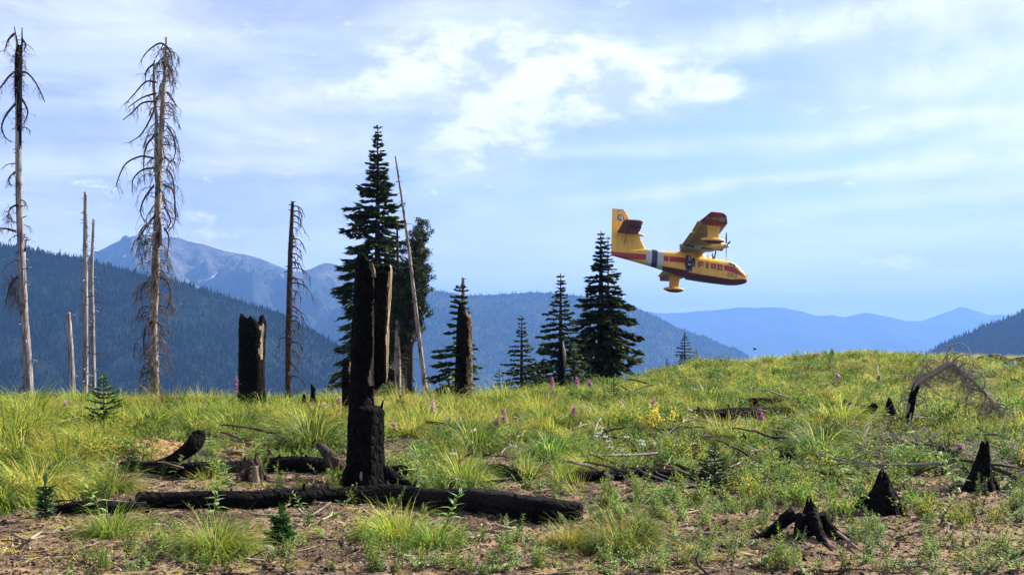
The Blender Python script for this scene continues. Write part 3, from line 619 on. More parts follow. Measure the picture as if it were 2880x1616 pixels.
HILLS['E'] = mountain('mountain_right_ridge', Ee, 1900, 1000, 330, ME, 200, 60, seed=53, gully=160)

# snow patches lying on the bare peak: small sheets just proud of the rock
def drape(hill, pts, name, mat, w, up=3.0):
    ob, (X, Y, Z, T) = hill; pxg = CX + F * X / Y; pyg = HY - F * (Z - CZ) / Y
    mb = MB(); path = smooth_path([(a, b, 0) for a, b in pts], 14); vs = []
    for k, q in enumerate(path):
        ww = w * math.sin(math.pi * (k + .6) / 15) + 1
        for s_ in (-1, 0, 1):
            a, b = q[0] + s_ * ww * .2, q[1] + s_ * ww
            i = np.argmin((pxg - a) ** 2 + (pyg - b) ** 2 + (T < .01) * 1e6); i = np.unravel_index(i, X.shape)
            dd = Y[i] - up * 4; vs.append(P(a, b, dd))
    f = np.array([[k * 3 + s_, k * 3 + s_ + 1, (k + 1) * 3 + s_ + 1, (k + 1) * 3 + s_] for k in range(13) for s_ in (0, 1)])
    mb.add([tuple(v) for v in vs], f); o = mb.build(name, mat); o['kind'] = 'stuff'; return o
M['snow'] = plain('old_snow', (.6, .62, .66), .6, .2, .05)
M['scree'] = bark('pale_scree', [(.30, .27, .24), (.42, .38, .34), (.34, .31, .29)], (.02, .02, .02), .95, .3, 2)
drape(HILLS['B'], [(612, 765), (600, 778), (585, 785), (572, 788)], 'snow_patch', M['snow'], 2.0)
drape(HILLS['B'], [(568, 787), (560, 792), (556, 796)], 'snow_patch', M['snow'], 2.0)
drape(HILLS['B'], [(345, 722), (352, 718), (356, 716)], 'snow_patch', M['snow'], 3)

# ---------------------------------------------------------------- scatter helper (geometry nodes, for what nobody could count)
def lib(name, objs):
    c = bpy.data.collections.new(name)
    for o in objs:
        for q in list(o.users_collection): q.objects.unlink(o)
        c.objects.link(o)
    return c
def scatter(name, coll, pos, rot, scl, idx, label=None, cat=None):
    me = bpy.data.meshes.new(name); pos = np.asarray(pos, float); n = len(pos)
    me.vertices.add(n); me.vertices.foreach_set('co', pos.ravel())
    a = me.attributes.new('rot', 'FLOAT_VECTOR', 'POINT'); a.data.foreach_set('vector', np.asarray(rot, float).ravel())
    a = me.attributes.new('scl', 'FLOAT_VECTOR', 'POINT'); scl = np.asarray(scl, float); scl = np.repeat(scl[:, None], 3, 1) if scl.ndim == 1 else scl
    a.data.foreach_set('vector', scl.ravel())
    a = me.attributes.new('idx', 'INT', 'POINT'); a.data.foreach_set('value', np.asarray(idx, np.int32))
    o = bpy.data.objects.new(name, me); COL.objects.link(o)
    g = bpy.data.node_groups.new('scatter_' + name, 'GeometryNodeTree'); t = NT(g)
    g.interface.new_socket('Geometry', in_out='INPUT', socket_type='NodeSocketGeometry'); g.interface.new_socket('Geometry', in_out='OUTPUT', socket_type='NodeSocketGeometry')
    gi, go = t.node('NodeGroupInput'), t.node('NodeGroupOutput')
    ci = t.node('GeometryNodeCollectionInfo'); ci.inputs['Collection'].default_value = coll; ci.inputs['Separate Children'].default_value = True; ci.inputs['Reset Children'].default_value = True
    ip = t.node('GeometryNodeInstanceOnPoints'); ip.inputs['Pick Instance'].default_value = True
    def attr(nm, ty):
        q = t.node('GeometryNodeInputNamedAttribute', data_type=ty); q.inputs['Name'].default_value = nm; return q.outputs['Attribute']
    er = t.node('FunctionNodeEulerToRotation')
    t.l.new(gi.outputs[0], ip.inputs['Points']); t.l.new(ci.outputs[0], ip.inputs['Instance']); t.l.new(attr('idx', 'INT'), ip.inputs['Instance Index'])
    t.l.new(attr('rot', 'FLOAT_VECTOR'), er.inputs[0]); t.l.new(er.outputs[0], ip.inputs['Rotation']); t.l.new(attr('scl', 'FLOAT_VECTOR'), ip.inputs['Scale'])
    t.l.new(ip.outputs[0], go.inputs[0])
    md = o.modifiers.new('scatter', 'NODES'); md.node_group = g
    tag(o, label, cat, kind='stuff'); return o

# ---------------------------------------------------------------- far woods on the mountains
def far_tree(name, seed, dead=False, lightv=False):
    r = random.Random(seed); mb = MB()
    if dead:
        V, f = tube([(0, 0, 0), (0, 0, .6), (.02, 0, 1)], [.02, .015, .006], 4); mb.add(V, f, (.05, .05, .055))
    else:
        for k in range(4):
            z0 = .06 + .21 * k; h = .40 - .05 * k; rr = (.19 - .040 * k) * r.uniform(.8, 1.15); n = 6; a = np.arange(n) * 2 * np.pi / n + r.random()
            rads = rr * (1 + .35 * np.array([r.uniform(-1, 1) for _ in range(n)]))
            V = np.vstack([np.c_[rads * np.cos(a), rads * np.sin(a), np.full(n, z0)], [[0, 0, z0 + h]]])
            c0 = np.array(((.001, .009, .013), (.003, .016, .016), (.008, .025, .018))[seed % 3] if not lightv else (.008, .024, .016)) * r.uniform(.8, 1.3)
            mb.add(V, np.array([[i, (i + 1) % n, n] for i in range(n)]), c0)
    return mb.build(name, M['far_needle'], smooth=False)
far = lib('far_trees', [far_tree('far_tree_%d' % i, i) for i in range(4)] + [far_tree('far_tree_dead', 9, True), far_tree('far_tree_light', 11, lightv=True)])
def forest(hill, name, n, hgt, tmin=0.0, tmax=.8, dens=None, label='', seed=1, crest=0, pxr=(-60, 2940), dead=.012):
    ob, (X, Y, Z, T) = hill; r = np.random.default_rng(seed); cx = CX + F * X / Y
    i0 = np.where((cx[:, 40] > pxr[0]) & (cx[:, 40] < pxr[1]))[0]; a, b = i0.min(), min(i0.max(), X.shape[0] - 2)
    j0 = np.where(T[0] >= tmin)[0].min(); j1 = np.where(T[0] <= tmax)[0].max()
    u = r.uniform(a, b, n); v = r.uniform(j0, j1, n)
    if crest: u = np.concatenate([u, r.uniform(a, b, crest)]); v = np.concatenate([v, r.uniform(j0, j0 + 1.5, crest)])
    i, j = u.astype(int), v.astype(int); fu, fv = u - i, v - j
    def g(Q): return (Q[i, j] * (1 - fu) + Q[i + 1, j] * fu) * (1 - fv) + (Q[i, j + 1] * (1 - fu) + Q[i + 1, j + 1] * fu) * fv
    x, y, zz = g(X), g(Y), g(Z)
    keep = np.ones(len(x), bool)
    if dens is not None: keep = r.random(len(x)) < dens(x, y, zz, CX + F * x / y, HY - F * (zz - CZ) / y)
    x, y, zz = x[keep], y[keep], zz[keep]; m_ = len(x)
    s = hgt * r.uniform(.55, 1.2, m_) * (.75 + .5 * r.random(m_) ** 3); idx = r.integers(0, 4, m_); idx[r.random(m_) < .75 * np.clip(2.5 * fbm(x / hgt / 11 + 3, y / hgt / 16, 3, 99) - .1, 0, 1)] = 5; idx[r.random(m_) < dead * (1 + 2.5 * fbm(x / hgt / 8, y / hgt / 8, 2, 44))] = 4
    return scatter(name, far, np.c_[x, y, zz - .3], np.c_[np.zeros((m_, 2)), r.uniform(0, 6, m_)], np.c_[s * r.uniform(.8, 1.2, m_), s, s * r.uniform(.8, 1.2, m_)], idx, label)
forest(HILLS['A'], 'forest', 60000, 7.5, 0, .75, lambda x, y, z, px, py: np.clip(1.15 + 1.6 * fbm(x / 60, y / 90, 3, 5), .12, 1), 'dense blue green conifer forest covering the near left mountainside', 1, 1500, (-900, 1300))
forest(HILLS['B'], 'forest', 22000, 12, 0.02, .6, lambda x, y, z, px, py: np.clip((py - 735) / 130 + 1.2 * fbm(x / 260, y / 260, 3, 6), 0.02, 1), 'patchy conifer forest on the flanks below the bare peak', 2, 0, (-100, 1400))
forest(HILLS['C'], 'forest', 45000, 12, 0, .7, lambda x, y, z, px, py: np.clip(1.1 + 1.4 * fbm(x / 200, y / 300, 3, 8), .15, 1), 'hazy conifer forest covering the long middle ridge', 3, 1200, (850, 2250))
forest(HILLS['E'], 'forest', 16000, 9, 0, .6, lambda x, y, z, px, py: np.clip(1.1 + 1.5 * fbm(x / 60, y / 90, 3, 15), .15, 1), 'conifer forest on the steep ridge beyond the hill', 4, 500, (2500, 3300))

# ---------------------------------------------------------------- haze
m, t, out = material('air_haze')
pv = t.node('ShaderNodeVolumePrincipled'); pv.inputs['Color'].default_value = (.145, .315, .74, 1); pv.inputs['Density'].default_value = 1.5e-4
pv.inputs['Anisotropy'].default_value = 0.15
t.l.new(pv.outputs[0], out.inputs['Volume'])
bx = [(-26000, -60, -520), (26000, -60, -520), (26000, 12800, -520), (-26000, 12800, -520), (-26000, -60, 500), (26000, -60, 500), (26000, 12800, 500), (-26000, 12800, 500)]
hz = MB().add(bx, np.array([(0, 3, 2, 1), (4, 5, 6, 7), (0, 1, 5, 4), (1, 2, 6, 5), (2, 3, 7, 6), (3, 0, 4, 7)])).build('haze', m, smooth=False); hz['kind'] = 'stuff'
# ---------------------------------------------------------------- dead snags, stumps, logs
def trunk_mb(pts, rads, sides=14, n=46, wob=.10, freq=3.0, seed=0, flute=.08, col=.5):
    path = smooth_path(pts, n); r = np.interp(np.linspace(0, 1, n), np.linspace(0, 1, len(rads)), rads)
    V, f = tube(path, r, sides, wob=wob, freq=freq, seed=seed, flute=flute); return MB().add(V, f, (col,) * 3)
def px_path(pts, d, base_extra=None):
    out_ = [P(a, b, d) for a, b in pts]
    if base_extra is not None:
        b0 = out_[0]; z0 = float(ground_z(b0.x, b0.y)) - .05
        if z0 < b0.z - .02: out_ = [Vector((b0.x - (out_[1].x - b0.x) * .1, b0.y, z0))] + out_
    return out_
def add_branch(mb, p0, dirv, L, r0, rnd, droop=1.0, n=7, twigs=0, twl=.2, sides=4, hook=0.0, tw_r=.5, tw_mb=None, sag_tw=1.0, mat=0):
    """one dead branch: leaves the trunk, arches over and hangs; optional twigs along it"""
    d = Vector(dirv).normalized(); p = Vector(p0); pts = [p.copy()]; st = L / (n - 1); az_ = rnd.uniform(-.25, .25)
    for k in range(n - 1):
        d = (d + Vector((rnd.uniform(-.13, .13), rnd.uniform(-.13, .13), rnd.uniform(-.08, .08) - droop * (k + .5) / n * .42 + hook * (k / n) ** 2 * .9))).normalized()
        p = p + d * st; pts.append(p.copy())
    V, f = tube([tuple(q) for q in pts], np.linspace(r0, r0 * .28, n), sides); mb.add(V, f, mat=mat)
    tm = tw_mb or mb
    for k in range(twigs):
        q = rnd.uniform(.2, 1.0) * (n - 1); i = min(int(q), n - 2); b = pts[i].lerp(pts[i + 1], q - i); td = (pts[i + 1] - pts[i]).normalized()
        sv = Vector((rnd.uniform(-1, 1), rnd.uniform(-1, 1), rnd.uniform(-.9, .35))).normalized(); dd = (td * .7 + sv * .8).normalized(); tl = twl * rnd.uniform(.4, 1.3); tp = [b.copy()]
        for m_ in range(4):
            dd = (dd + Vector((rnd.uniform(-.25, .25), rnd.uniform(-.25, .25), -.30 * sag_tw + rnd.uniform(-.15, .15)))).normalized(); tp.append(tp[-1] + dd * tl / 4)
        V, f = tube([tuple(q) for q in tp], np.linspace(r0 * tw_r, r0 * tw_r * .45, 5), 3, cap=False); tm.add(V, f, mat=mat)
    return pts
def snag(label, pts, d, rads_px, mat, branches=0, seed=0, blen=(.3, .8), zr=(0, 1), twigs=0, bmat=None, up=.0, droop=1.0, r_b=.018, name='dead_snag', group='dead snags along the crest', sides=14, side=None, twl=.22, stubs=0, wob=.13, extra=None, tops=None):
    rnd = random.Random(seed); P0 = px_path(pts, d, True); s = d / F
    t = thing(name, label, 'dead tree', P0[0], group=group); off = P0[0]
    loc = [p - off for p in P0]; rr = [q * s for q in rads_px]
    if len(P0) > len(pts): rr = [rr[0] * 1.15] + rr
    mb = trunk_mb(loc, rr, sides, 60, wob=wob, seed=seed, freq=2.5); mb.build('trunk', M[mat], t)
    path = smooth_path(loc, 200); cut = len(path)
    def at(u): i = int(u * (cut - 1)); return Vector(path[i]), float(np.interp(u, np.linspace(0, 1, len(rr)), rr))
    tw = MB(); nb = 0
    for k in range(branches):
        u = zr[0] + (zr[1] - zr[0]) * (k + rnd.random()) / branches; p, r0 = at(u); a = rnd.uniform(0, 2 * math.pi) if side is None else rnd.gauss(0 if side > 0 else math.pi, .9)
        L = rnd.uniform(*blen) * (1.25 - .6 * abs(2 * (u - zr[0]) / (zr[1] - zr[0] + 1e-6) - 1))
        b = MB(); add_branch(b, p + Vector((math.cos(a), math.sin(a), 0)) * r0 * .7, (math.cos(a), math.sin(a), up + rnd.uniform(-.2, .35)), L, r_b * rnd.uniform(.6, 1.2), rnd, droop, 8, twigs, twl, 4, tw_mb=tw)
        b.build('branch', M[bmat or 'twig'], t); nb += 1
    if tw.n: o = tw.build('twigs', M[bmat or 'twig'], t); o['kind'] = 'stuff'
    if stubs:
        st = MB()
        for k in range(stubs):
            p, r0 = at(rnd.random() ** .8); a = rnd.uniform(0, 2 * math.pi); L = rnd.uniform(.5, 2.2) * r0 + .02; dv = Vector((math.cos(a), math.sin(a), rnd.uniform(-.5, .5)))
            V, f = tube([tuple(p + dv * r0 * .7), tuple(p + dv * (r0 * .7 + L))], [r0 * .18 + .004, r0 * .06 + .002], 4); st.add(V, f)
        o = st.build('branch_stubs', M[mat if bmat is None else bmat], t); o['kind'] = 'stuff'
    if extra: extra(t, at, rnd, s, off)
    return t

def ex_left(t, at, rnd, s, off):
    # forked broken top: two thin leaders, tangled burnt bark between them, long hooked limbs
    for a, b in (((52, 150), (40, 76)), ((60, 150), (62, 78))):
        q = [P(a[0], a[1], 30) - off, P((a[0] + b[0]) / 2 + 1, (a[1] + b[1]) / 2, 30) - off, P(b[0], b[1], 30) - off]; V, f = tube([tuple(v) for v in q], [3.2 * s, 2.6 * s, 1.2 * s], 6); MB().add(V, f).build('leader', M['char'], t)
    for pts_ in ([(58, 203), (75, 205), (95, 225), (115, 260), (126, 287)], [(44, 200), (25, 215), (2, 245), (-14, 262)], [(50, 285), (20, 320), (5, 355), (14, 385), (32, 400)],
                 [(60, 275), (74, 300), (78, 320), (68, 345)], [(40, 75 + 20), (22, 115), (12, 145)], [(62, 110), (72, 125), (68, 140)], [(44, 650), (10, 642), (-20, 646)], [(50, 478), (26, 500), (30, 522)],
                 [(60, 690), (70, 705), (74, 665)], [(50, 575), (30, 585), (22, 610)], [(52, 775), (30, 800), (14, 860)]):
        b = MB(); q = smooth_path([tuple(P(a, y_, 30 + rnd.uniform(-.3, .3)) - off) for a, y_ in pts_], 12); V, f = tube(q, np.linspace(.036, .012, 12), 5); b.add(V, f); b.build('branch', M['twig'], t)
        tb = MB()
        for k in range(16):
            i = rnd.randrange(1, 12); add_branch(tb, q[i], (rnd.uniform(-1, 1), rnd.uniform(-1, 1), rnd.uniform(-1, .1)), rnd.uniform(.1, .35), .007, rnd, 1.2, 5, 2, .1, 3)
        o = tb.build('twigs', M['twig'], t); o['kind'] = 'stuff'
    mb = MB()   # burnt, tangled crown remains below the fork and the hanging fibre lower down
    for (cx_, cy_, w_, h_, n_, L_) in ((50, 165, 20, 40, 110, .35), (52, 240, 16, 60, 90, .3), (56, 330, 10, 40, 60, .25), (40, 815, 20, 45, 150, .4), (26, 610, 10, 25, 50, .3), (68, 835, 8, 25, 40, .2)):
        for k in range(n_):
            q = P(cx_ + rnd.gauss(0, w_ * .5), cy_ + rnd.gauss(0, h_ * .5), 30 + rnd.gauss(0, .12)) - off
            add_branch(mb, q, (rnd.uniform(-1, 1), rnd.uniform(-1, 1), rnd.uniform(-1.3, .3)), rnd.uniform(.3, 1) * L_, .007, rnd, 1.4, 5, 1, .1, 3)
    o = mb.build('tangled_twigs', M['twig'], t); o['kind'] = 'stuff'
    # blackened bark sleeve on the upper trunk
    V, f = tube([tuple(P(54, 420, 30) - off), tuple(P(53, 330, 30) - off), tuple(P(51, 240, 30) - off), tuple(P(52, 160, 30) - off), tuple(P(54, 128, 30) - off)], [.06, .082, .088, .095, .075], 12, wob=.5, seed=4, freq=4); MB().add(V, f).build('burnt_bark', M['char'], t)
snag('tallest pale dead tree at the far left, its black top split into two thin leaders', [(82, 1125), (76, 1000), (66, 850), (60, 700), (54, 560), (52, 400), (52, 250), (53, 145)], 30, [13, 12, 11, 10, 9, 8, 7.5, 6], 'silver', 10, 3, (.25, .6), (.15, .8), 5, stubs=60, extra=ex_left)

def ex_mid(t, at, rnd, s, off):
    d = 27
    V, f = tube([tuple(P(452, 690, d) - off), tuple(P(444, 560, d) - off), tuple(P(438, 440, d) - off), tuple(P(440, 330, d) - off), tuple(P(432, 240, d) - off), tuple(P(434, 170, d) - off)], [6 * s, 5.5 * s, 5 * s, 4.5 * s, 4 * s, 2 * s], 8, wob=.15); MB().add(V, f).build('second_leader', M['patchy'], t)
    arcs = [[(466, 128), (450, 122), (430, 132), (410, 150), (396, 172)], [(440, 232), (410, 230), (380, 262), (350, 295)], [(440, 262), (400, 275), (360, 302)], [(440, 285), (400, 290), (370, 318), (345, 338)],
            [(438, 300), (420, 340), (395, 380), (362, 402)], [(432, 445), (395, 440), (352, 462), (330, 510), (328, 524)], [(436, 472), (400, 478), (374, 505), (372, 540)], [(470, 355), (485, 380), (494, 420), (486, 455)],
            [(468, 475), (485, 500), (492, 560), (490, 600)], [(470, 260), (488, 285), (496, 300)], [(468, 130), (480, 150), (486, 185)], [(440, 600), (410, 640), (388, 672), (402, 668)], [(462, 640), (475, 668), (470, 720)],
            [(450, 780), (470, 790), (480, 830), (470, 870)], [(430, 790), (405, 800), (396, 840), (412, 880)], [(430, 900), (408, 930), (405, 985), (418, 1000)], [(462, 440), (480, 455), (484, 447)], [(462, 580), (480, 620), (466, 648)],
            [(436, 380), (412, 410), (404, 460), (408, 520)], [(434, 520), (405, 560), (396, 600), (420, 640)], [(472, 180), (486, 215), (484, 240)], [(432, 180), (412, 200), (408, 235)], [(462, 520), (488, 540), (492, 620), (474, 650)]]
    for pts_ in arcs:
        dd = d + rnd.uniform(-.35, .35); q = smooth_path([tuple(P(a, y_, dd) - off) for a, y_ in pts_], 14); b = MB(); V, f = tube(q, np.linspace(.028, .009, 14), 5); b.add(V, f); br = b.build('branch', M['twig'], t)
        tb = MB()
        for k in range(12):
            i = rnd.randrange(1, 14); add_branch(tb, q[i], (rnd.uniform(-1, 1), rnd.uniform(-.6, .6), rnd.uniform(-1.2, .1)), rnd.uniform(.12, .42), .0062, rnd, 1.6, 6, 2, .10, 3)
        o = tb.build('twigs', M['twig'], br); o['kind'] = 'stuff'
    V, f = tube([tuple(P(464, 130, d) - off), tuple(P(460, 122, d) - off), tuple(P(452, 140, d) - off)], [2.5 * s, 2 * s, 1 * s], 5); MB().add(V, f).build('broken_tip', M['char'], t)
snag('tall dead tree draped in drooping bare branches, standing left of the broad stump', [(434, 1135), (434, 1010), (432, 900), (437, 760), (441, 640), (448, 480), (456, 330), (464, 200), (468, 104)], 27, [13.5, 12.5, 11.5, 11, 9.5, 8.5, 7, 5, 2.5], 'patchy', 200, 11, (.22, .75), (.12, .97), 13, droop=2.9, up=.25, r_b=.013, bmat='grey_twig', stubs=40, extra=ex_mid)
snag('thin bare pole, second tallest of the two slim poles standing close together', [(239, 1130), (240, 900), (240, 700), (240, 540)], 29, [8.5, 7.5, 6.5, 4], 'silver', 10, 5, (.2, .5), (.1, .9), 0, stubs=70)
snag('shorter and thinner of the two slim bare poles standing close together', [(264, 1110), (260, 900), (258, 760), (264, 616)], 31, [7, 6, 5, 3.5], 'silver', 14, 6, (.2, .5), (.1, .9), 0, stubs=60, side=1)
snag('short broken grey pole without branches, left of the pair of slim poles', [(206, 1130), (199, 1000), (195, 930), (191, 878)], 28, [8.5, 8, 7.5, 6.5], 'silver', 0, 7, stubs=8, wob=.12)
snag('dark purple brown dead pole with short drooping twigs, right of the broad stump', [(811, 1130), (812, 950), (815, 800), (818, 680), (823, 566)], 25, [9.5, 9, 8, 6.5, 4.5], 'dark_bark', 34, 8, (.25, .55), (.15, .98), 7, side=1, droop=1.5, stubs=50)
snag('leaning pale pole crossing the pine tree, its bare tip above the foliage', [(1202, 1135), (1186, 1010), (1168, 860), (1152, 720), (1136, 600), (1124, 520), (1112, 438)], 31, [7, 6.4, 5.5, 4.5, 3.5, 2.8, 2], 'patchy', 12, 9, (.15, .35), (.3, 1), 0, stubs=60)
snag('slim bare pole rising beside the leaning pole and the big fir', [(1122, 900), (1119, 760), (1117, 622)], 33, [5, 4, 2.5], 'dark_bark', 8, 10, (.2, .4), (.2, 1), 2, stubs=20)
snag('black pointed burnt snag standing in front of the small firs, pale wood at its top', [(1578, 1125), (1580, 1060), (1579, 1010), (1576, 962)], 29, [11, 10, 9.5, 7], 'char', 0, 12, stubs=10, name='burnt_snag', wob=.15)
snag('small white dead treelet with level bare twigs beside the little fir', [(1990, 1062), (1978, 1030), (1966, 1005), (1957, 982)], 33, [4.5, 3.8, 2.8, 1.2], 'silver', 14, 13, (.35, .75), (.25, .95), 3, droop=.3, r_b=.006, bmat='stick')
snag('leaning silver trunk of a dead sapling left of the little fir on the slope', [(1845, 1075), (1840, 1050), (1830, 1030)], 33, [2.5, 2, 1.2], 'stick', 5, 14, (.1, .3), (.2, .9), 2, r_b=.005, name='dead_sapling')
def pale_top(t, pts, d, r, off): pass
pt = thing('split_wood', 'pale strip of split wood on the right edge of the pointed burnt snag', 'wood', P(1580, 1000, 28.8))
MB().add(*tube([tuple(P(1588, 1030, 28.8) - pt.location), tuple(P(1587, 990, 28.8) - pt.location), tuple(P(1583, 962, 28.8) - pt.location)], [.03, .035, .015], 6, wob=.2)).build('shard', M['pale'], pt)
# trunks below the fir and pine
for k, (lb, pts, r) in enumerate((('grey trunk below the pine foliage, left one of two', [(1120, 1130), (1118, 1000), (1118, 900)], [9, 8.5, 7]), ('grey trunk below the pine foliage, right one of two', [(1138, 1125), (1140, 1000), (1140, 880)], [8.5, 8, 7]))):
    snag(lb, pts, 31.5 + k, r, 'silver' if k else 'patchy', 6, 60 + k, (.2, .5), (.3, 1), 4, stubs=10)

STK = []
# --- stumps built as lofts from left and right outline
def outline_stump(name, label, rows, d, mats, sides=36, n=70, seed=0, wob=.10, flute=.14, depth=.85, group=None, jag=.35, cat='stump', root=0, lit=None, pts3=None):
    """rows: (y, left x, right x) from base to top, in photo pixels at distance d"""
    rows = np.array(rows, float); yy = np.linspace(rows[0, 0], rows[-1, 0], n); l = np.interp(-yy, -rows[:, 0], rows[:, 1]); r = np.interp(-yy, -rows[:, 0], rows[:, 2])
    base = P((rows[0, 1] + rows[0, 2]) / 2, rows[0, 0], d); gz_ = float(ground_z(base.x, base.y)); base.z = min(base.z, gz_ + .02)
    t = thing(name, label, cat, base, group=group); s = d / F
    z = CZ - (yy - HY) * s - base.z; z[0] = min(z[0], gz_ - base.z - .06); cx_ = ((l + r) / 2 - CX) * s - base.x; rx = (r - l) / 2 * s
    path = np.c_[cx_, np.zeros(n), z]; A, I = np.meshgrid(np.linspace(0, 2 * np.pi, sides, endpoint=False), np.arange(n)); rr = random.Random(seed)
    R = 1 + wob * fbm(np.cos(A) * 1.7 + seed, z[I] * 2.2 / max(z[-1], .3) + np.sin(A) * 1.7, 4, seed) + flute * (1 - np.abs(fbm(A * 1.8 + seed, z[I] * .35, 2, seed + 2)) * 2.5) * .5 - flute * .2
    R += .05 * fbm(A * 6, z[I] * 22, 2, seed + 9)
    topk = jag * rx.mean() * 2 * fbm(np.cos(A) * 2.4 + 3 * seed, np.sin(A) * 2.4, 3, seed + 3) * np.clip((I - n * .8) / (n * .2), 0, 1)
    V = np.stack([cx_[I] + np.cos(A) * R * rx[I], np.sin(A) * R * rx[I] * depth, z[I] + topk], -1).reshape(-1, 3)
    i, j = np.meshgrid(np.arange(n - 1), np.arange(sides), indexing='ij'); fq = np.stack([i * sides + j, i * sides + (j + 1) % sides, (i + 1) * sides + (j + 1) % sides, (i + 1) * sides + j], -1).reshape(-1, 4)
    V2 = V[-sides:] * 1.0; cen = V2.mean(0); V2 = cen + (V2 - cen) * .72; V3 = V2.copy(); V3[:, 2] = cen[2] - .5 * rx.mean(); V3 = np.vstack([V3, [cen[0], cen[1], cen[2] - .6 * rx.mean()]])
    b = n * sides; jj = np.arange(sides); VV = np.vstack([V, V2, V3])
    f1 = np.stack([b - sides + jj, b - sides + (jj + 1) % sides, b + (jj + 1) % sides, b + jj], -1); f2 = np.stack([b + jj, b + (jj + 1) % sides, b + sides + (jj + 1) % sides, b + sides + jj], -1)
    f3 = np.stack([b + sides + jj, b + sides + (jj + 1) % sides, np.full(sides, b + 2 * sides)], -1)
    # bark; bare wood (second material) on the side of 'lit' paints its sunlit strip
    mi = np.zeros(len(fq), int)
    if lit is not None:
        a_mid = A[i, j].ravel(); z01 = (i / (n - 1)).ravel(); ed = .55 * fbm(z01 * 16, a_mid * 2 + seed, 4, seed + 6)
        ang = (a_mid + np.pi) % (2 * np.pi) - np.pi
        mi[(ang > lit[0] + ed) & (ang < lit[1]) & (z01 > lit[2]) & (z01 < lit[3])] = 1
    mb = MB().add(VV, [fq], mat=mi); mb.f += [f1, f2, f3]; mb.m += [np.zeros(sides, int)] * 3
    # f1..f3 index the same vertex block
    o = mb.build('stump_body', [M[q] for q in mats], t)
    STK.append((base.x, base.y, rx.max()))
    for k in range(root):
        a = rr.uniform(0, 2 * math.pi) if root > 2 else (math.pi * k + rr.uniform(-.3, .3)); L = rr.uniform(1.2, 2.4) * rx[0]; q = []
        for m_ in range(7):
            u = m_ / 6; xx, y2 = cx_[0] + math.cos(a) * (rx[0] * .5 + L * u), math.sin(a) * (rx[0] * .5 + L * u) + .1 * rx[0] * math.sin(5 * u)
            zg = float(ground_z(base.x + xx, base.y + y2)) - base.z; q.append((xx, y2, zg + rx[0] * (.9 * (1 - u) ** 2.2) - .01))
        MB().add(*tube(q, np.linspace(rx[0] * .30, rx[0] * .07, 7), 8, wob=.25, seed=k + seed)).build('root', M[mats[0]], t)
    return t
# the tall hollow stump in front
dB = 11.3
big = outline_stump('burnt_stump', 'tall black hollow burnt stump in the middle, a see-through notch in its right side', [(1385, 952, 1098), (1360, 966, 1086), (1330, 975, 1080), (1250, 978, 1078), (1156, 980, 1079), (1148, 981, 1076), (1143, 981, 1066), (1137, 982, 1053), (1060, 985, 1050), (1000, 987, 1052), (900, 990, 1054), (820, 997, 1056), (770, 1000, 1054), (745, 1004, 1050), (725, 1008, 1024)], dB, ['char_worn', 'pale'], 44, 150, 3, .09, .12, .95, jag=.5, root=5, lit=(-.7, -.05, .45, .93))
s_ = dB / F; b0 = big.location
def shard(parent, rows, d, mats, name, dy=0.0, seed=0, thick=.6, sides=16, n=60, lit=(-1.2, .5)):
    rows = np.array(rows, float); yy = np.linspace(rows[0, 0], rows[-1, 0], n); l = np.interp(-yy, -rows[:, 0], rows[:, 1]); r = np.interp(-yy, -rows[:, 0], rows[:, 2]); s = d / F; off = parent.location
    z = CZ - (yy - HY) * s - off.z; c_ = ((l + r) / 2 - CX) * s - off.x; rx = (r - l) / 2 * s; A, I = np.meshgrid(np.linspace(0, 2 * np.pi, sides, endpoint=False), np.arange(n))
    R = 1 + .16 * fbm(np.cos(A) * 2 + seed, z[I] * 5 + np.sin(A) * 2, 4, seed) + .14 * fbm(A * 3 + seed, z[I] * .6, 2, seed + 2)
    V = np.stack([c_[I] + np.cos(A) * R * rx[I], d - off.y + dy + np.sin(A) * R * rx[I] * thick, z[I] + .02 * fbm(A * 3, I * .9, 2, seed) * (I > n - 4)], -1).reshape(-1, 3)
    i, j = np.meshgrid(np.arange(n - 1), np.arange(sides), indexing='ij'); fq = np.stack([i * sides + j, i * sides + (j + 1) % sides, (i + 1) * sides + (j + 1) % sides, (i + 1) * sides + j], -1).reshape(-1, 4)
    ang = ((A[i, j] + np.pi) % (2 * np.pi) - np.pi).ravel(); mi = ((ang > lit[0] + .2 * fbm(z[i].ravel() * 5, i.ravel() * 0, 2, seed)) & (ang < lit[1])).astype(int)  # pale wood on the sunward faces also paints their lit edge
    cap = np.array([list(range((n - 1) * sides, n * sides))]); cap0 = np.array([list(range(sides))[::-1]])
    mb = MB().add(V, [fq], mat=mi); mb.f += [cap, cap0]; mb.m += [np.array([0]), np.array([0])]
    return mb.build(name, [M[q] for q in mats], parent)
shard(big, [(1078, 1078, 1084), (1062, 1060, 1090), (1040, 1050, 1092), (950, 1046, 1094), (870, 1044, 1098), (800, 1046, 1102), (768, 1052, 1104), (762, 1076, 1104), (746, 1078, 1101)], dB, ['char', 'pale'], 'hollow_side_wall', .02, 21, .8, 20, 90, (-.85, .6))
shard(big, [(1158, 1062, 1080), (1140, 1070, 1080), (1126, 1076, 1080)], dB, ['char', 'pale'], 'splinter', 0, 8, .8)
shard(big, [(1140, 1046, 1056), (1100, 1044, 1052), (1040, 1046, 1053)], dB, ['char', 'pale'], 'splinter', -.03, 9, .6)
shard(big, [(780, 1028, 1060), (758, 1040, 1056), (742, 1046, 1050)], dB, ['brown_bark', 'pale'], 'splinter', -.05, 10, .4)
shard(big, [(1096, 1040, 1052), (1075, 1038, 1078), (1050, 1036, 1086), (900, 1042, 1090), (800, 1040, 1092), (772, 1042, 1094), (766, 1046, 1092)], dB, ['char', 'char'], 'hollow_back_wall', .10, 14, .22)
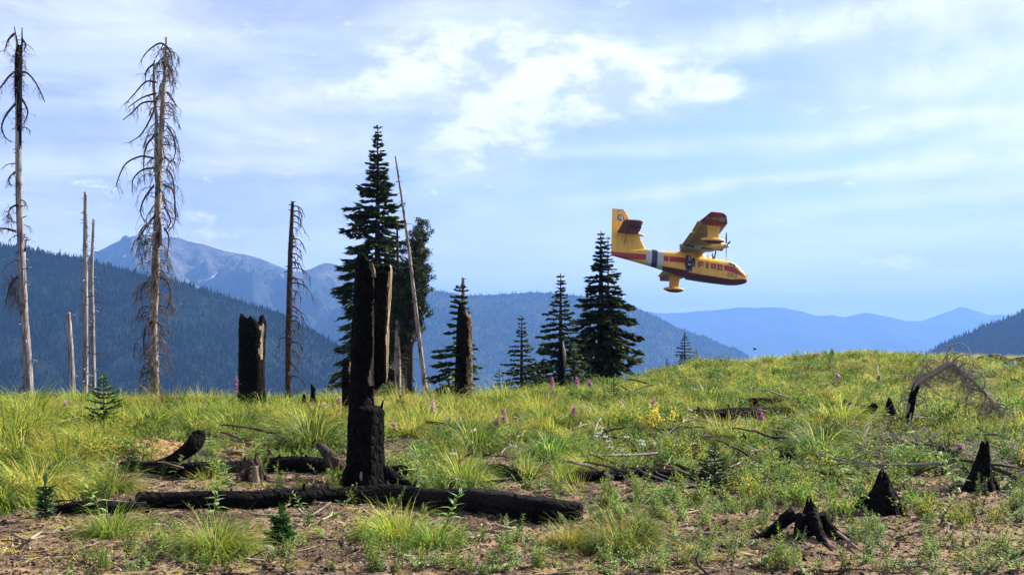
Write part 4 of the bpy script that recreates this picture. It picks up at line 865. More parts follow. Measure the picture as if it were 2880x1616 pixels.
shard(big, [(1385, 1082, 1112), (1360, 1080, 1094), (1300, 1078, 1084)], dB, ['char', 'pale'], 'root_flare', 0, 12, .8)
shard(big, [(1380, 1010, 1040), (1340, 1016, 1030), (1320, 1020, 1026)], dB, ['pale', 'pale'], 'bare_root', -.19, 13, .5)

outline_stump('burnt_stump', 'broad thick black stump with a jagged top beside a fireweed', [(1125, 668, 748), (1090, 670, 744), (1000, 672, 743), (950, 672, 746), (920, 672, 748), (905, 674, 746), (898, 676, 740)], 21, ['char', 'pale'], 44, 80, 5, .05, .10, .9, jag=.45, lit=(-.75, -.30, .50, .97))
outline_stump('burnt_stump', 'tall rough stump left of the small firs, plated bark, its sunlit right side coloured brown', [(1125, 1278, 1330), (1000, 1282, 1328), (920, 1284, 1327), (893, 1287, 1326), (870, 1287, 1300), (862, 1290, 1294)], 24, ['char', 'brown_bark'], 40, 90, 6, .10, .12, .9, jag=.5, lit=(-1.12, 1.5, 0, .93))  # brown bark on the right paints in the sunlit side of the bark
outline_stump('burnt_stump', 'low wide black stump with a pale splinter, left of the rough plated stump', [(1130, 1222, 1262), (1100, 1228, 1262), (1092, 1232, 1256)], 23.5, ['char', 'pale'], 26, 30, 7, .10, .12, .9)
pt = thing('split_wood', 'pale upright splinter standing against the low wide black stump', 'wood', P(1256, 1110, 23.2)); shard(pt, [(1128, 1252, 1264), (1095, 1252, 1263), (1090, 1254, 1261)], 23.2, ['pale', 'pale'], 'shard', 0, 3, .8)
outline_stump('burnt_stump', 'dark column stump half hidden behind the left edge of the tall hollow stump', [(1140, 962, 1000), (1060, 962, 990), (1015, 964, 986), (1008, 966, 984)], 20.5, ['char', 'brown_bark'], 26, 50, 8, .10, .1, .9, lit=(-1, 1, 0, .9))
outline_stump('burnt_stump', 'small black twisted stub on the crest between dark pole and hollow stump', [(1132, 870, 890), (1105, 874, 886), (1092, 874, 888), (1080, 873, 878)], 21, ['char', 'pale'], 20, 30, 9, .25, .2, .9)
outline_stump('burnt_stump', 'tiny black stub beside the twisted one', [(1130, 848, 862), (1108, 852, 860)], 20.8, ['char', 'pale'], 16, 14, 10, .25, .2, .9)
outline_stump('burnt_stump', 'narrow black stub at the right foot of the big fir', [(1105, 1708, 1722), (1075, 1711, 1720), (1068, 1712, 1718)], 27, ['char', 'pale'], 16, 24, 11, .2, .2, .9)
outline_stump('burnt_stump', 'black pointed stub right of the little fir, with a lower shoulder', [(1056, 2012, 2034), (1035, 2013, 2032), (1026, 2022, 2032), (1010, 2026, 2029)], 33, ['char', 'pale'], 20, 30, 12, .15, .2, .9)
outline_stump('burnt_stump', 'small dark stub on the grassy hill top above the long grey log', [(1048, 2370, 2390), (1035, 2375, 2386), (1020, 2376, 2384)], 33, ['char', 'dark_bark'], 18, 24, 13, .2, .2, .9)
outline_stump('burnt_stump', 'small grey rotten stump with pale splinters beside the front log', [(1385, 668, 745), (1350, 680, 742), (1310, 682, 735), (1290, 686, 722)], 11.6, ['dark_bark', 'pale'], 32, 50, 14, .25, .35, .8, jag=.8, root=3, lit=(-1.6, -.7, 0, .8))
outline_stump('burnt_stump', 'black wedge shaped stump at the right among fallen twigs', [(1395, 2706, 2800), (1370, 2712, 2795), (1330, 2730, 2788), (1280, 2748, 2784), (1256, 2758, 2782), (1250, 2762, 2778)], 10.9, ['char_ash', 'char'], 36, 60, 15, .16, .32, .9, jag=.7, root=3)
outline_stump('burnt_stump', 'black tooth shaped stump with ash grey roots at the lower right', [(1480, 2440, 2560), (1440, 2446, 2545), (1400, 2448, 2530), (1370, 2460, 2512), (1345, 2472, 2500), (1338, 2480, 2490)], 9.6, ['char_ash', 'pale'], 40, 70, 16, .16, .36, .9, jag=.7, root=4)
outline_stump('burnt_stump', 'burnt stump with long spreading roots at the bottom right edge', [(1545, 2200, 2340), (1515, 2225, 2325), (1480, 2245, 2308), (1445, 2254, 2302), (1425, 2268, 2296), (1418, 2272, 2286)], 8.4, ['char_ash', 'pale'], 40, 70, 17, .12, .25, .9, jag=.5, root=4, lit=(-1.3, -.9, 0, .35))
outline_stump('burnt_stump', 'black stump block between the two fallen logs on the right slope', [(1195, 2488, 2524), (1160, 2490, 2520), (1130, 2494, 2510), (1122, 2496, 2504)], 17.5, ['char_ash', 'dark_bark'], 26, 40, 18, .25, .3, .9, jag=.8)
outline_stump('burnt_stump', 'short thick charred block standing on the grey log, right slope', [(1150, 2366, 2392), (1130, 2370, 2388), (1124, 2372, 2384)], 19.5, ['char', 'dark_bark'], 22, 24, 19, .2, .2, .9)

# --- fallen logs
KEEP = []      # strips kept free of tall plants so that each log shows
def log(label, pts, r_px, mat='char_log', seed=0, sides=22, n=110, wob=.10, knots=6, group=None, sink=.12, cut=None):
    """pts: pixels of the centre line; each stands on the ground below it"""
    Q_ = []
    for (a, b), r in zip(pts, np.interp(np.linspace(0, 1, len(pts)), np.linspace(0, 1, len(r_px)), r_px)):
        g = gpy(a, b + r * .8); rr = r * g.y / F; Q_.append((g.x, g.y, g.z + rr * (1 - sink), rr))
    Q_ = np.array(Q_); q = smooth_path(Q_[:, :3], n); r = np.interp(np.linspace(0, 1, n), np.linspace(0, 1, len(Q_)), Q_[:, 3])
    KEEP.append((q[:, 0].min(), q[:, 0].max(), q[::10, 0].copy(), q[::10, 1].copy()))
    t = thing('fallen_log', label, 'log', tuple(q[n // 2]), group=group); q = q - q[n // 2]
    r = r * (1 + .06 * np.sin(np.arange(n) * .21 + seed)); r[0] *= .75; r[-1] *= .75
    V, f = tube(q, r, sides, wob=wob, freq=5, seed=seed, flute=.10); MB().add(V, f).build('log_body', M[mat], t)
    rnd = random.Random(seed); kb = MB()
    for k in range(knots):
        i = rnd.randrange(4, n - 4); a = rnd.uniform(.3, 2.8); dv = Vector((rnd.uniform(-.3, .3), -math.cos(a), abs(math.sin(a)))); p = Vector(q[i])
        V, f = tube([tuple(p + dv * r[i] * .7), tuple(p + dv * r[i] * rnd.uniform(1.2, 1.7))], [r[i] * .22, r[i] * .12], 6, wob=.2, seed=k); MB().add(V, f).build('knot', M[mat], t)
    return t
log('long charred black log lying across the foreground in front of the tall hollow stump', [(385, 1412), (500, 1410), (640, 1412), (800, 1402), (950, 1398), (1100, 1400), (1250, 1412), (1400, 1424), (1520, 1438), (1640, 1448)], [22, 25, 28, 28, 27, 28, 32, 36, 38, 26], seed=1, n=170, knots=10)
log('dark log shape for the shadow continuing left behind the leafy sapling', [(150, 1436), (230, 1430), (330, 1428), (420, 1432)], [12, 18, 18, 12], seed=2)  # log shape added for the dark shadow beyond the left end of the front log
log('charred log lying behind the small rotten stump, left of the hollow stump', [(340, 1312), (450, 1318), (560, 1325), (700, 1318), (820, 1310), (960, 1318)], [16, 20, 24, 20, 22, 20], seed=3, n=130)
log('short charred log right of the hollow stump, half hidden by grass', [(1085, 1325), (1130, 1322), (1180, 1325)], [10, 14, 10], seed=4)
log('charred log in two low humps left of the middle, behind bare soil', [(1330, 1322), (1400, 1325), (1450, 1335), (1500, 1345)], [10, 16, 16, 10], seed=5)
log('long thin charred log half buried behind the bare soil patch', [(1600, 1345), (1700, 1340), (1800, 1338), (1900, 1338), (2000, 1342), (2080, 1350)], [14, 17, 17, 18, 16, 10], seed=6)
log('dark low log right of the green fir sapling', [(2130, 1345), (2180, 1348), (2240, 1352)], [9, 12, 8], seed=7)
log('long grey charred log lying across the right slope among fireweed', [(1880, 1172), (1960, 1168), (2060, 1166), (2160, 1162), (2220, 1158)], [14, 17, 18, 14, 8], 'char_log', 8, knots=5)
log('black log above the long grey log on the right slope', [(2040, 1134), (2110, 1132), (2170, 1132), (2216, 1130)], [10, 12, 11, 9], 'char', 9, knots=3)
log('short ash grey log with a charred block on it, right slope', [(2290, 1152), (2340, 1150), (2400, 1150), (2440, 1156)], [10, 13, 14, 12], 'char_log', 10, knots=3)
log('black log behind the bent dead tree, right slope', [(2620, 1146), (2680, 1148), (2740, 1148), (2790, 1148)], [10, 13, 15, 10], 'char', 11, knots=2)
log('brown rotting log with bare branches lying below the bent dead tree', [(2410, 1236), (2480, 1246), (2560, 1262), (2630, 1272), (2700, 1282)], [14, 20, 22, 20, 14], 'fir_bark', 12, knots=4)
log('dark curved root log leading to the black wedge stump', [(2540, 1392), (2600, 1384), (2660, 1372), (2720, 1368)], [6, 9, 10, 8], 'dark_bark', 13, knots=1)
log('dark rotten log under the grass left of the big green tussock, right slope', [(2110, 1290), (2170, 1284), (2240, 1290)], [10, 14, 8], 'char', 14, knots=1)
log('broken grey log chunk with a pale end in front of the long grey log', [(2150, 1222), (2185, 1218), (2215, 1222)], [13, 15, 12], 'fir_bark', 15, knots=1)
log('dark branch like log behind the ash grey log, right slope', [(2395, 1202), (2440, 1196), (2490, 1190)], [6, 7, 5], 'dark_bark', 16, knots=1)
log('half buried dark log right of the hollow stump, above the tussocks', [(1095, 1212), (1150, 1208), (1205, 1212)], [7, 9, 6], 'char', 17, knots=1)
log('short dark log under the yarrow flowers', [(1480, 1300), (1540, 1296), (1590, 1300)], [7, 9, 6], 'dark_bark', 18, knots=1)
def pole(label, pts3, r, mat, cat='branch', name='fallen_branch', sides=10, wob=.15, seed=0, n=40):
    o = Vector(pts3[0]); t = MB(); V, f = tube(smooth_path([tuple(Vector(p) - o) for p in pts3], n), np.interp(np.linspace(0, 1, n), np.linspace(0, 1, len(r)), r), sides, wob=wob, seed=seed, freq=5); t.add(V, f)
    ob = t.build(name, M[mat], loc=o); tag(ob, label, cat); return ob
pole('burnt branch stub leaning against the hollow stump from the left', [P(980, 1345, 11.7), P(945, 1300, 11.8), P(912, 1265, 12.0), P(896, 1250, 12.1)], [.075, .07, .055, .04], 'dark_bark', 'branch', 'leaning_branch', seed=3)
pole('black curved burnt root rising from the log behind the rotten stump', [P(430, 1310, 12.4), P(490, 1290, 12.3), P(540, 1255, 12.3), P(560, 1225, 12.4), P(568, 1212, 12.4)], [.05, .07, .09, .09, .04], 'char', 'root', 'burnt_root', seed=5)
pole('charred log end tilted up right of the ash grey log', [P(2425, 1162, 17.6), P(2450, 1150, 17.6), P(2462, 1136, 17.6)], [.05, .07, .06], 'char', 'log', 'burnt_log_end', seed=6)
pole('bare grey pole lying on the grassy hillside', [P(2200, 1057, 26), P(2250, 1078, 24), P(2310, 1090, 23)], [.015, .03, .03], 'stick', seed=7)

# --- the bent dead tree on the right
def bent_tree():
    d = 16.5; rnd = random.Random(5); base = P(2552, 1212, d); base.z = min(base.z, float(ground_z(base.x, base.y)))
    t = thing('bent_dead_tree', 'dead tree bent over into an arch with curling bare branches on the right slope', 'dead tree', base)
    pts = [(2552, 1214), (2558, 1170), (2566, 1120), (2578, 1084), (2600, 1062), (2630, 1046), (2655, 1030), (2676, 1022), (2696, 1036), (2722, 1058), (2752, 1085), (2785, 1120), (2805, 1148), (2832, 1176)]
    q = smooth_path([tuple(P(a, b, d) - base) for a, b in pts], 80); rad = np.interp(np.linspace(0, 1, 80), [0, .15, .35, .55, .75, 1], [.045, .042, .040, .036, .024, .008])
    V, f = tube(q, rad * 1.15, 12, wob=.25, seed=4, freq=7); MB().add(V, f).build('trunk', [M['stick']], t)
    V, f = tube(q[:20], rad[:20] * 1.18, 12, wob=.3, seed=9, freq=7); MB().add(V, f).build('burnt_bark', [M['char']], t)
    def curl(p, a0, L, turn, r): # a branch that curls round in a loop
        pts_ = [Vector(p)]; a = a0; n = 18; yy_ = rnd.uniform(-.5, .5)
        for k in range(n):
            a += turn / n * (1 + k / n); pts_.append(pts_[-1] + Vector((math.cos(a), yy_ * .5, math.sin(a))) * L / n)
        return tube([tuple(v) for v in pts_], np.linspace(r, r * .35, n + 1), 5)
    loops = [(18, 2.6, .62, -5.5), (20, 2.2, .55, -5), (14, .1, .6, -2.5), (26, 3.0, .5, -4.2), (28, 2.7, .45, -3.5), (36, 1.9, .55, -3.2), (40, 2.2, .75, -3.0), (44, 1.4, .6, -2.8), (48, .9, .7, -2.6), (52, .6, .8, -2.4), (30, -.9, .6, 1.6), (24, -1.2, .7, 1.2),
             (34, -1.6, .5, 2.2), (42, -1.2, .6, 1.9), (56, -2.2, .5, 1.7), (60, -2.4, .6, 1.2), (64, -.2, .6, -2.4), (70, .3, .5, -1.9), (12, 2.8, .5, 2.4), (10, -.3, .5, 2.2), (66, -2.6, .5, 1.5)]
    for i, a0, L, tn in loops:
        V, f = curl(q[i], a0, L * rnd.uniform(.8, 1.2), tn, .013); MB().add(V, f).build('branch', M['stick'], t)
    tw = MB()
    for k in range(170):
        i = rnd.randrange(10, 78); V, f = curl(q[i], rnd.uniform(0, 6.28), rnd.uniform(.15, .5), rnd.uniform(-4, 4), .007); tw.add(V, f)
    for k in range(90):
        i = rnd.randrange(44, 76); add_branch(tw, q[i], (rnd.uniform(-1, .6), rnd.uniform(-.6, .6), rnd.uniform(-1.2, -.2)), rnd.uniform(.2, .5), .006, rnd, .8, 6, 2, .12, 3)
    o = tw.build('twigs', M['stick'], t); o['kind'] = 'stuff'
bent_tree()
# ---------------------------------------------------------------- living conifers
def leafdia(c, d, n_, L, w):
    """diamonds from base points c along unit dirs d with side n_; returns verts, tris"""
    c, d, n_ = map(np.asarray, (c, d, n_)); L = np.asarray(L)[:, None]; w = np.asarray(w)[:, None]; k = len(c)
    V = np.stack([c, c + d * L * .45 + n_ * w, c + d * L, c + d * L * .45 - n_ * w], 1).reshape(-1, 3); b = np.arange(k) * 4
    return V, np.stack([b, b + 1, b + 2, b + 3], -1)
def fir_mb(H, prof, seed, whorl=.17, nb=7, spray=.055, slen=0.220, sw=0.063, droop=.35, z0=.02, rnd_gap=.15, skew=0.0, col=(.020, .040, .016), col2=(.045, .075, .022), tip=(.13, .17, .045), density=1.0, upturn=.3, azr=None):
    """crown mesh (foliage and its twigs) and branch list; prof: (height fraction, branch length) pairs"""
    r = np.random.default_rng(seed); mb = MB(); br = MB(); pz = np.array(prof, float); z = H * z0 + whorl * .5
    while z < H * .995:
        u = z / H; R0 = np.interp(u, pz[:, 0], pz[:, 1]); n = max(3, int(nb * (1 if u < .9 else .7))); a0 = r.random() * 6.28; wl = r.uniform(.72, 1.15)
        for k in range(n):
            if r.random() < rnd_gap: continue
            a = a0 + 2 * np.pi * k / n + r.normal(0, .25); L = R0 * wl * r.uniform(.70, 1.12) * (1 + skew * np.cos(a)); L = max(L, .05)
            if azr is not None and abs(((a - azr[0] + np.pi) % (2 * np.pi)) - np.pi) > azr[1]: L *= azr[2]
            el0 = r.uniform(.05, .35) + .5 * max(0, u - .7) ; m_ = max(4, int(L / .07)); s = np.linspace(0, 1, m_)
            ang = el0 - droop * 1.9 * np.sin(s * 2.0) * (1.05 - u) * 1.0 + upturn * s ** 3
            st = L / (m_ - 1); rr = np.concatenate([[0], np.cumsum(np.cos(ang[:-1]) * st)]); zz = np.concatenate([[0], np.cumsum(np.sin(ang[:-1]) * st)])
            wob = np.cumsum(r.normal(0, .012, m_)); ca, sa = math.cos(a), math.sin(a)
            pts = np.c_[rr * ca - wob * sa, rr * sa + wob * ca, zz + z]
            V, f = tube(pts[::2] if m_ > 6 else pts, np.linspace(.006 + .012 * L, .004, len(pts[::2] if m_ > 6 else pts)), 3, cap=False); br.add(V, f, (.07, .05, .04))
            cnt = int(L / spray * 3.4 * density) + 5; q = r.random(cnt) ** .75 * .94 + .06; q = q * (m_ - 1); i = np.minimum(q.astype(int), m_ - 2); fr = (q - i)[:, None]
            base = pts[i] * (1 - fr) + pts[i + 1] * fr; td = pts[i + 1] - pts[i]; td /= np.linalg.norm(td, axis=1)[:, None]
            sd_ = np.array([-sa, ca, 0.0]); sgn = r.choice([-1, 1], cnt)[:, None]; spread = (1.05 - .55 * (q / (m_ - 1)))[:, None] * r.uniform(.5, 1.2, (cnt, 1))
            d = td * 1.0 + sgn * sd_ * spread + np.array([0, 0, 1.0]) * r.normal(-.10, .22, (cnt, 1)); d /= np.linalg.norm(d, axis=1)[:, None]
            up_ = np.cross(d, td + r.normal(0, .3, (cnt, 3))); sid = np.cross(d, np.array([0, 0, 1.0]) + r.normal(0, .45, (cnt, 3))); sid /= np.linalg.norm(sid, axis=1)[:, None] + 1e-9
            ll = slen * r.uniform(.55, 1.25, cnt) * np.clip(.45 + .6 * L, .45, 1.25); V, f = leafdia(base, d, sid, ll, sw * r.uniform(.6, 1.3, cnt) * np.clip(.6 + .5 * L, .6, 1.1))
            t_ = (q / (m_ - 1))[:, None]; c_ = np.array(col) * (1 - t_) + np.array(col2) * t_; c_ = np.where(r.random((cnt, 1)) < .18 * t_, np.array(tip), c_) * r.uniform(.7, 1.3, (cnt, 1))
            mb.add(V, f, np.repeat(c_, 4, 0))
        z += whorl * r.uniform(.7, 1.3) * (1.0 if u < .75 else .8)
    # leader
    d = np.tile([[0, 0, 1.0]], (6, 1)) + r.normal(0, .12, (6, 3)); V, f = leafdia(np.c_[np.zeros((6, 2)), np.linspace(H * .93, H * .985, 6)], d / np.linalg.norm(d, axis=1)[:, None], np.tile([[1.0, 0, 0]], (6, 1)), np.full(6, .12), np.full(6, .012)); mb.add(V, f, np.array(col2))
    return mb, br
def fir(label, px, ytop, d, R_px, seed, name='fir_tree', shape=None, trunk_r=.11, group='living firs along the crest', lean=0.0, **kw):
    """px: crown centre; ytop: pixel row of the tip; R_px: half width of the lowest branches"""
    s = d / F; g = gp(px, d); H = (CZ - (ytop - HY) * s) - g.z; R = R_px * s * 1.22
    t = thing(name, label, 'tree', g, group=group)
    shape = shape or [(0, .75), (.12, 1.0), (.35, .82), (.6, .52), (.8, .26), (.93, .11), (1, .03)]
    mb, br = fir_mb(H, [(a, b * R) for a, b in shape], seed, **kw)
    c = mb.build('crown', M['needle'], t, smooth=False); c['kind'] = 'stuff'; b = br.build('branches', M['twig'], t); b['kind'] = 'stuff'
    V, f = tube([(0, 0, -.2), (lean * .3, 0, H * .4), (lean * .7, 0, H * .75), (lean, 0, H)], [trunk_r * 1.1, trunk_r * .8, trunk_r * .42, .008], 10, wob=.12, seed=seed); MB().add(V, f).build('trunk', M['fir_bark'], t)
    return t, H
fir('tall dark fir with a narrow spire, directly behind the tall hollow stump', 1062, 352, 34, 90, 1, trunk_r=.15, shape=[(0, .9), (.2, 1.05), (.36, 1.0), (.5, .92), (.62, .80), (.70, .66), (.78, .46), (.81, .25), (.88, .19), (.95, .10), (1, .02)], whorl=.15, droop=.55, nb=8, slen=0.260, sw=0.059, density=1.25, rnd_gap=.12, skew=-.12)
fir('broad dark fir with a double spire, largest tree right of the middle', 1690, 648, 36, 78, 2, trunk_r=.15, shape=[(0, .62), (.10, .88), (.25, 1.0), (.42, .98), (.55, .80), (.66, .55), (.76, .30), (.86, .18), (.95, .08), (1, .02)], whorl=.17, nb=9, slen=0.247, sw=0.059, density=1.4, rnd_gap=.10, skew=.08, droop=.5)
fir('slender second spire growing out of the broad dark fir', 1710, 664, 35.6, 40, 22, trunk_r=.06, shape=[(0, .9), (.4, 1), (.62, .85), (.75, .50), (.86, .32), (.95, .18), (1, .03)], whorl=.14, nb=6, slen=0.156, sw=0.042, name='fir_spire')
fir('mid sized dark fir whose thin tip carries purple cones, left of the broad fir', 1577, 770, 33, 66, 3, trunk_r=.09, whorl=.14, nb=8, slen=0.208, sw=0.050, density=1.2, skew=-.15, shape=[(0, 1), (.2, 1.05), (.4, .85), (.55, .62), (.7, .4), (.82, .2), (.93, .1), (1, .02)])
fir('open dark fir with level tiers, standing alone left of the purple coned fir', 1467, 893, 31, 54, 4, trunk_r=.06, whorl=.12, nb=7, slen=0.169, sw=0.045, density=1.1)
fir('small green fir at the foot of the open tiered fir', 1404, 1046, 30, 42, 5, trunk_r=.035, whorl=.10, nb=7, slen=0.130, sw=0.036, col=(.02, .06, .02), col2=(.05, .13, .035))
fir('dense dark young fir filling the gap between the tiered fir and the burnt snag', 1530, 1010, 32, 60, 6, trunk_r=.05, whorl=.13, nb=8, slen=0.169, sw=0.045)
fir('light green young fir in front of the broad dark fir', 1616, 984, 30.5, 34, 7, trunk_r=.04, whorl=.10, nb=7, slen=0.130, sw=0.036, col=(.025, .06, .015), col2=(.09, .16, .035), tip=(.2, .26, .07))
fir('bright young fir at the right foot of the broad dark fir', 1660, 1045, 31, 44, 71, trunk_r=.04, whorl=.11, nb=7, slen=0.130, sw=0.036, col=(.02, .05, .015), col2=(.06, .12, .03), tip=(.14, .2, .06))
fir('small pointed fir alone on the grassy slope, right of the broad dark fir', 1926, 940, 34, 36, 8, trunk_r=.035, whorl=.10, nb=7, slen=0.117, sw=0.034, col=(.02, .045, .018), col2=(.05, .10, .03), shape=[(0, .95), (.15, 1.0), (.4, .72), (.65, .42), (.85, .18), (1, .02)])
fir('tiny rounded fir left of the small pointed fir', 1876, 1016, 34, 22, 9, trunk_r=.02, whorl=.08, nb=7, slen=0.104, sw=0.031, col=(.03, .06, .02), col2=(.06, .11, .03))
fir('fir with one sided branches behind the tall rough plated stump', 1300, 800, 27, 78, 10, trunk_r=.09, whorl=.15, nb=8, slen=0.182, sw=0.045, density=1.8, azr=(math.pi, 1.6, .5), shape=[(0, .75), (.12, 1.0), (.3, 1.0), (.5, .62), (.7, .38), (.85, .28), (.95, .2), (1, .05)])
snag('stubby pale topped dead fir rising above the rough plated stump', [(1306, 1100), (1304, 900), (1302, 780)], 27.5, [8, 6, 4], 'patchy', 22, 77, (.05, .16), (.3, 1), 5, stubs=60, wob=.2, twl=.08, r_b=.01)
fir('low dark fir skirt at the left foot of the rough plated stump', 1262, 1040, 28.5, 50, 11, trunk_r=.04, whorl=.12, nb=8, slen=0.143, sw=0.042)
fir('low fir behind the tiered fir, right of the small green one', 1500, 1050, 31, 50, 12, trunk_r=.03, whorl=.11, nb=8, slen=0.143, sw=0.042)
# clustered pine: foliage in rounded tufts at the branch ends
def pine(label, px, ytop, d, seed, clumps, name='pine_tree'):
    s = d / F; g = gp(px, d); r = np.random.default_rng(seed); rr = random.Random(seed); t = thing(name, label, 'tree', g, group='living firs along the crest'); H = CZ - (ytop - HY) * s - g.z
    V, f = tube([(0, 0, -.2), (.05, 0, H * .5), (.25, 0, H * .8), (.35, 0, H)], [.10, .08, .05, .012], 10, wob=.15); MB().add(V, f).build('trunk', M['fir_bark'], t)
    lf = MB(); bb = MB()
    for (cx_, cy_, rx, ry, n) in clumps:
        for k in range(n):
            c = P(cx_ + rr.gauss(0, rx * .5), cy_ + rr.gauss(0, ry * .5), d + rr.gauss(0, .35)) - g; zb = max(.4, c.z - rr.uniform(.2, .6)); u = zb / H
            b0 = Vector((.35 * u * u, 0, zb)); V, f = tube([tuple(b0), tuple(b0.lerp(c, .5) + Vector((0, 0, -.08))), tuple(c)], [.018, .012, .006], 4, cap=False); bb.add(V, f)
            m_ = 46; dv = r.normal(0, 1, (m_, 3)) + np.array([0, 0, .35]); dv /= np.linalg.norm(dv, axis=1)[:, None]; sd_ = np.cross(dv, r.normal(0, 1, (m_, 3))); sd_ /= np.linalg.norm(sd_, axis=1)[:, None]
            cc = np.array(c) + r.normal(0, .035, (m_, 3)); V, f = leafdia(cc, dv, sd_, r.uniform(.05, .13, m_), r.uniform(.008, .018, m_)); base = np.array((.018, .034, .016)) if rr.random() < .65 else np.array((.05, .085, .03))
            lf.add(V, f, np.repeat(base * r.uniform(.6, 1.4, (m_, 1)), 4, 0))
    c = lf.build('crown', M['needle'], t, smooth=False); c['kind'] = 'stuff'; b = bb.build('branches', M['twig'], t); b['kind'] = 'stuff'
pine('pine with rounded needle tufts at its branch ends, right of the tall dark fir', 1150, 612, 32, 5, [(1184, 630, 14, 22, 12), (1166, 680, 26, 28, 26), (1192, 660, 18, 22, 16), (1160, 740, 44, 30, 60), (1194, 720, 16, 26, 16), (1130, 800, 50, 40, 110), (1180, 800, 26, 36, 34), (1120, 870, 40, 40, 90), (1165, 880, 24, 26, 28), (1110, 940, 34, 40, 56), (1140, 940, 30, 22, 26), (1105, 1000, 26, 30, 20), (1176, 850, 34, 46, 60), (1190, 770, 26, 40, 40), (1150, 930, 40, 40, 50), (1172, 700, 26, 34, 30)])
# ---------------------------------------------------------------- ground plants
G_ = {'deep': (.018, .050, .006), 'green': (.075, .15, .012), 'lime': (.24, .34, .024), 'gold': (.47, .45, .055), 'straw': (.58, .48, .17)}
def blades(n, r0, L, w, cols, wts, seed, el=(50, 88), droop=1.5, seg=4, lean=(0, 0)):
    r = np.random.default_rng(seed); a = r.random(n) * 2 * np.pi; rad = r0 * np.sqrt(r.random(n)); aa = a + r.normal(0, .5, n)
    base = np.c_[rad * np.cos(a), rad * np.sin(a), np.zeros(n) - .02]; e = np.radians(r.uniform(*el, n)) - rad / max(r0, 1e-6) * .35; LL = L * r.uniform(.45, 1.1, n); ww = w * r.uniform(.6, 1.3, n)
    d = np.c_[np.cos(aa) * np.cos(e) + lean[0], np.sin(aa) * np.cos(e) + lean[1], np.sin(e)]; d /= np.linalg.norm(d, axis=1)[:, None]
    side_ = np.c_[-np.sin(aa), np.cos(aa), r.normal(0, .3, n)]; side_ /= np.linalg.norm(side_, axis=1)[:, None]; pts = [base]; dr = droop * r.uniform(.4, 1.3, n)
    for k in range(seg):
        d = d + np.c_[np.zeros((n, 2)), -dr * (k + 1) / seg / seg * 1.0]; d /= np.linalg.norm(d, axis=1)[:, None]; pts.append(pts[-1] + d * (LL / seg)[:, None])
    V = []; prof = np.array([.7, 1, .9, .6, .12][:seg + 1]) if seg == 4 else np.linspace(1, .15, seg + 1)
    for k in range(seg + 1): V += [pts[k] - side_ * (ww * prof[k] / 2)[:, None], pts[k] + side_ * (ww * prof[k] / 2)[:, None]]
    V = np.stack(V, 1).reshape(-1, 3); m_ = 2 * (seg + 1); b = (np.arange(n) * m_)[:, None, None]; q = np.array([[2 * k, 2 * k + 1, 2 * k + 3, 2 * k + 2] for k in range(seg)])[None]
    f = (b + q).reshape(-1, 4); keys = list(cols); ci = r.choice(len(keys), n, p=np.array(wts) / sum(wts)); C = np.array([G_[k] for k in keys])[ci] * r.uniform(.75, 1.25, (n, 1))
    return V, f, np.repeat(C, m_, 0)
def tuft(name, seed, n=420, r0=.16, L=.55, w=.008, wts=(1, 4, 5, 2, 1), droop=2.2, el=(38, 88), lean=(-.12, 0)):
    mb = MB(); mb.add(*blades(n, r0, L, w, G_, wts, seed, el, droop, 4, lean)); mb.add(*blades(n // 5, r0 * 1.2, L * .8, w, ('straw', 'gold', 'deep'), (2, 1, 2), seed + 50, (0, 45), 1.0, 4, (0, 0)))
    return mb.build(name, M['grass'], smooth=False)
def leafset(c, d, L, w, r, curl=.2):
    """folded pointed leaves: 6 verts each"""
    k = len(c); d = d / np.linalg.norm(d, axis=1)[:, None]; s = np.cross(d, [0, 0, 1.0]); s /= np.linalg.norm(s, axis=1)[:, None] + 1e-9; up_ = np.cross(s, d); L, w = L[:, None], w[:, None]
    p = [c, c + d * L * .35 + s * w + up_ * w * .35, c + d * L * .5 - up_ * L * .0, c + d * L * .35 - s * w + up_ * w * .35, c + d * L - up_ * L * curl]
    V = np.stack(p, 1).reshape(-1, 3); b = (np.arange(k) * 5)[:, None]; f = np.concatenate([b + np.array([0, 1, 2]), b + np.array([0, 2, 3]), b + np.array([1, 4, 2]), b + np.array([2, 4, 3])]); return V, f
def bush(name, seed, n=420, R=.28, H=.28, leaf=.032, col=((.07, .16, .02), (.20, .27, .03), (.34, .34, .04)), wts=(4, 4, 2), stems=14, wr=.36):
    r = np.random.default_rng(seed); mb = MB(); tips = []
    for k in range(stems):
        a = r.random() * 6.28; e = r.uniform(.3, 1.4); L = H * r.uniform(.6, 1.2); p = np.array([r.normal(0, R * .25), r.normal(0, R * .25), 0]); q = p + np.array([math.cos(a) * math.cos(e) * R * 1.2, math.sin(a) * math.cos(e) * R * 1.2, L]); mid = (p + q) / 2 + [0, 0, L * .12]
        V, f = tube([p, mid, q], [.005, .004, .002], 3, cap=False); mb.add(V, f, (.10, .07, .04)); tips.append((p, mid, q))
    i = r.integers(0, stems, n); u = r.uniform(.25, 1.05, n); P_ = np.array(tips); b = P_[i, 0] * ((1 - u) ** 2)[:, None] + P_[i, 1] * (2 * u * (1 - u))[:, None] + P_[i, 2] * (u ** 2)[:, None] + r.normal(0, .02, (n, 3))
    d = r.normal(0, 1, (n, 3)) + [0, 0, .5]; V, f = leafset(b, d, leaf * r.uniform(.6, 1.5, n), leaf * wr * r.uniform(.7, 1.3, n), r); C = np.array(col)[r.choice(3, n, p=np.array(wts) / sum(wts))] * r.uniform(.75, 1.25, (n, 1))
    mb.add(V, f, np.repeat(C, 5, 0)); return mb.build(name, M['leaf'], smooth=False)
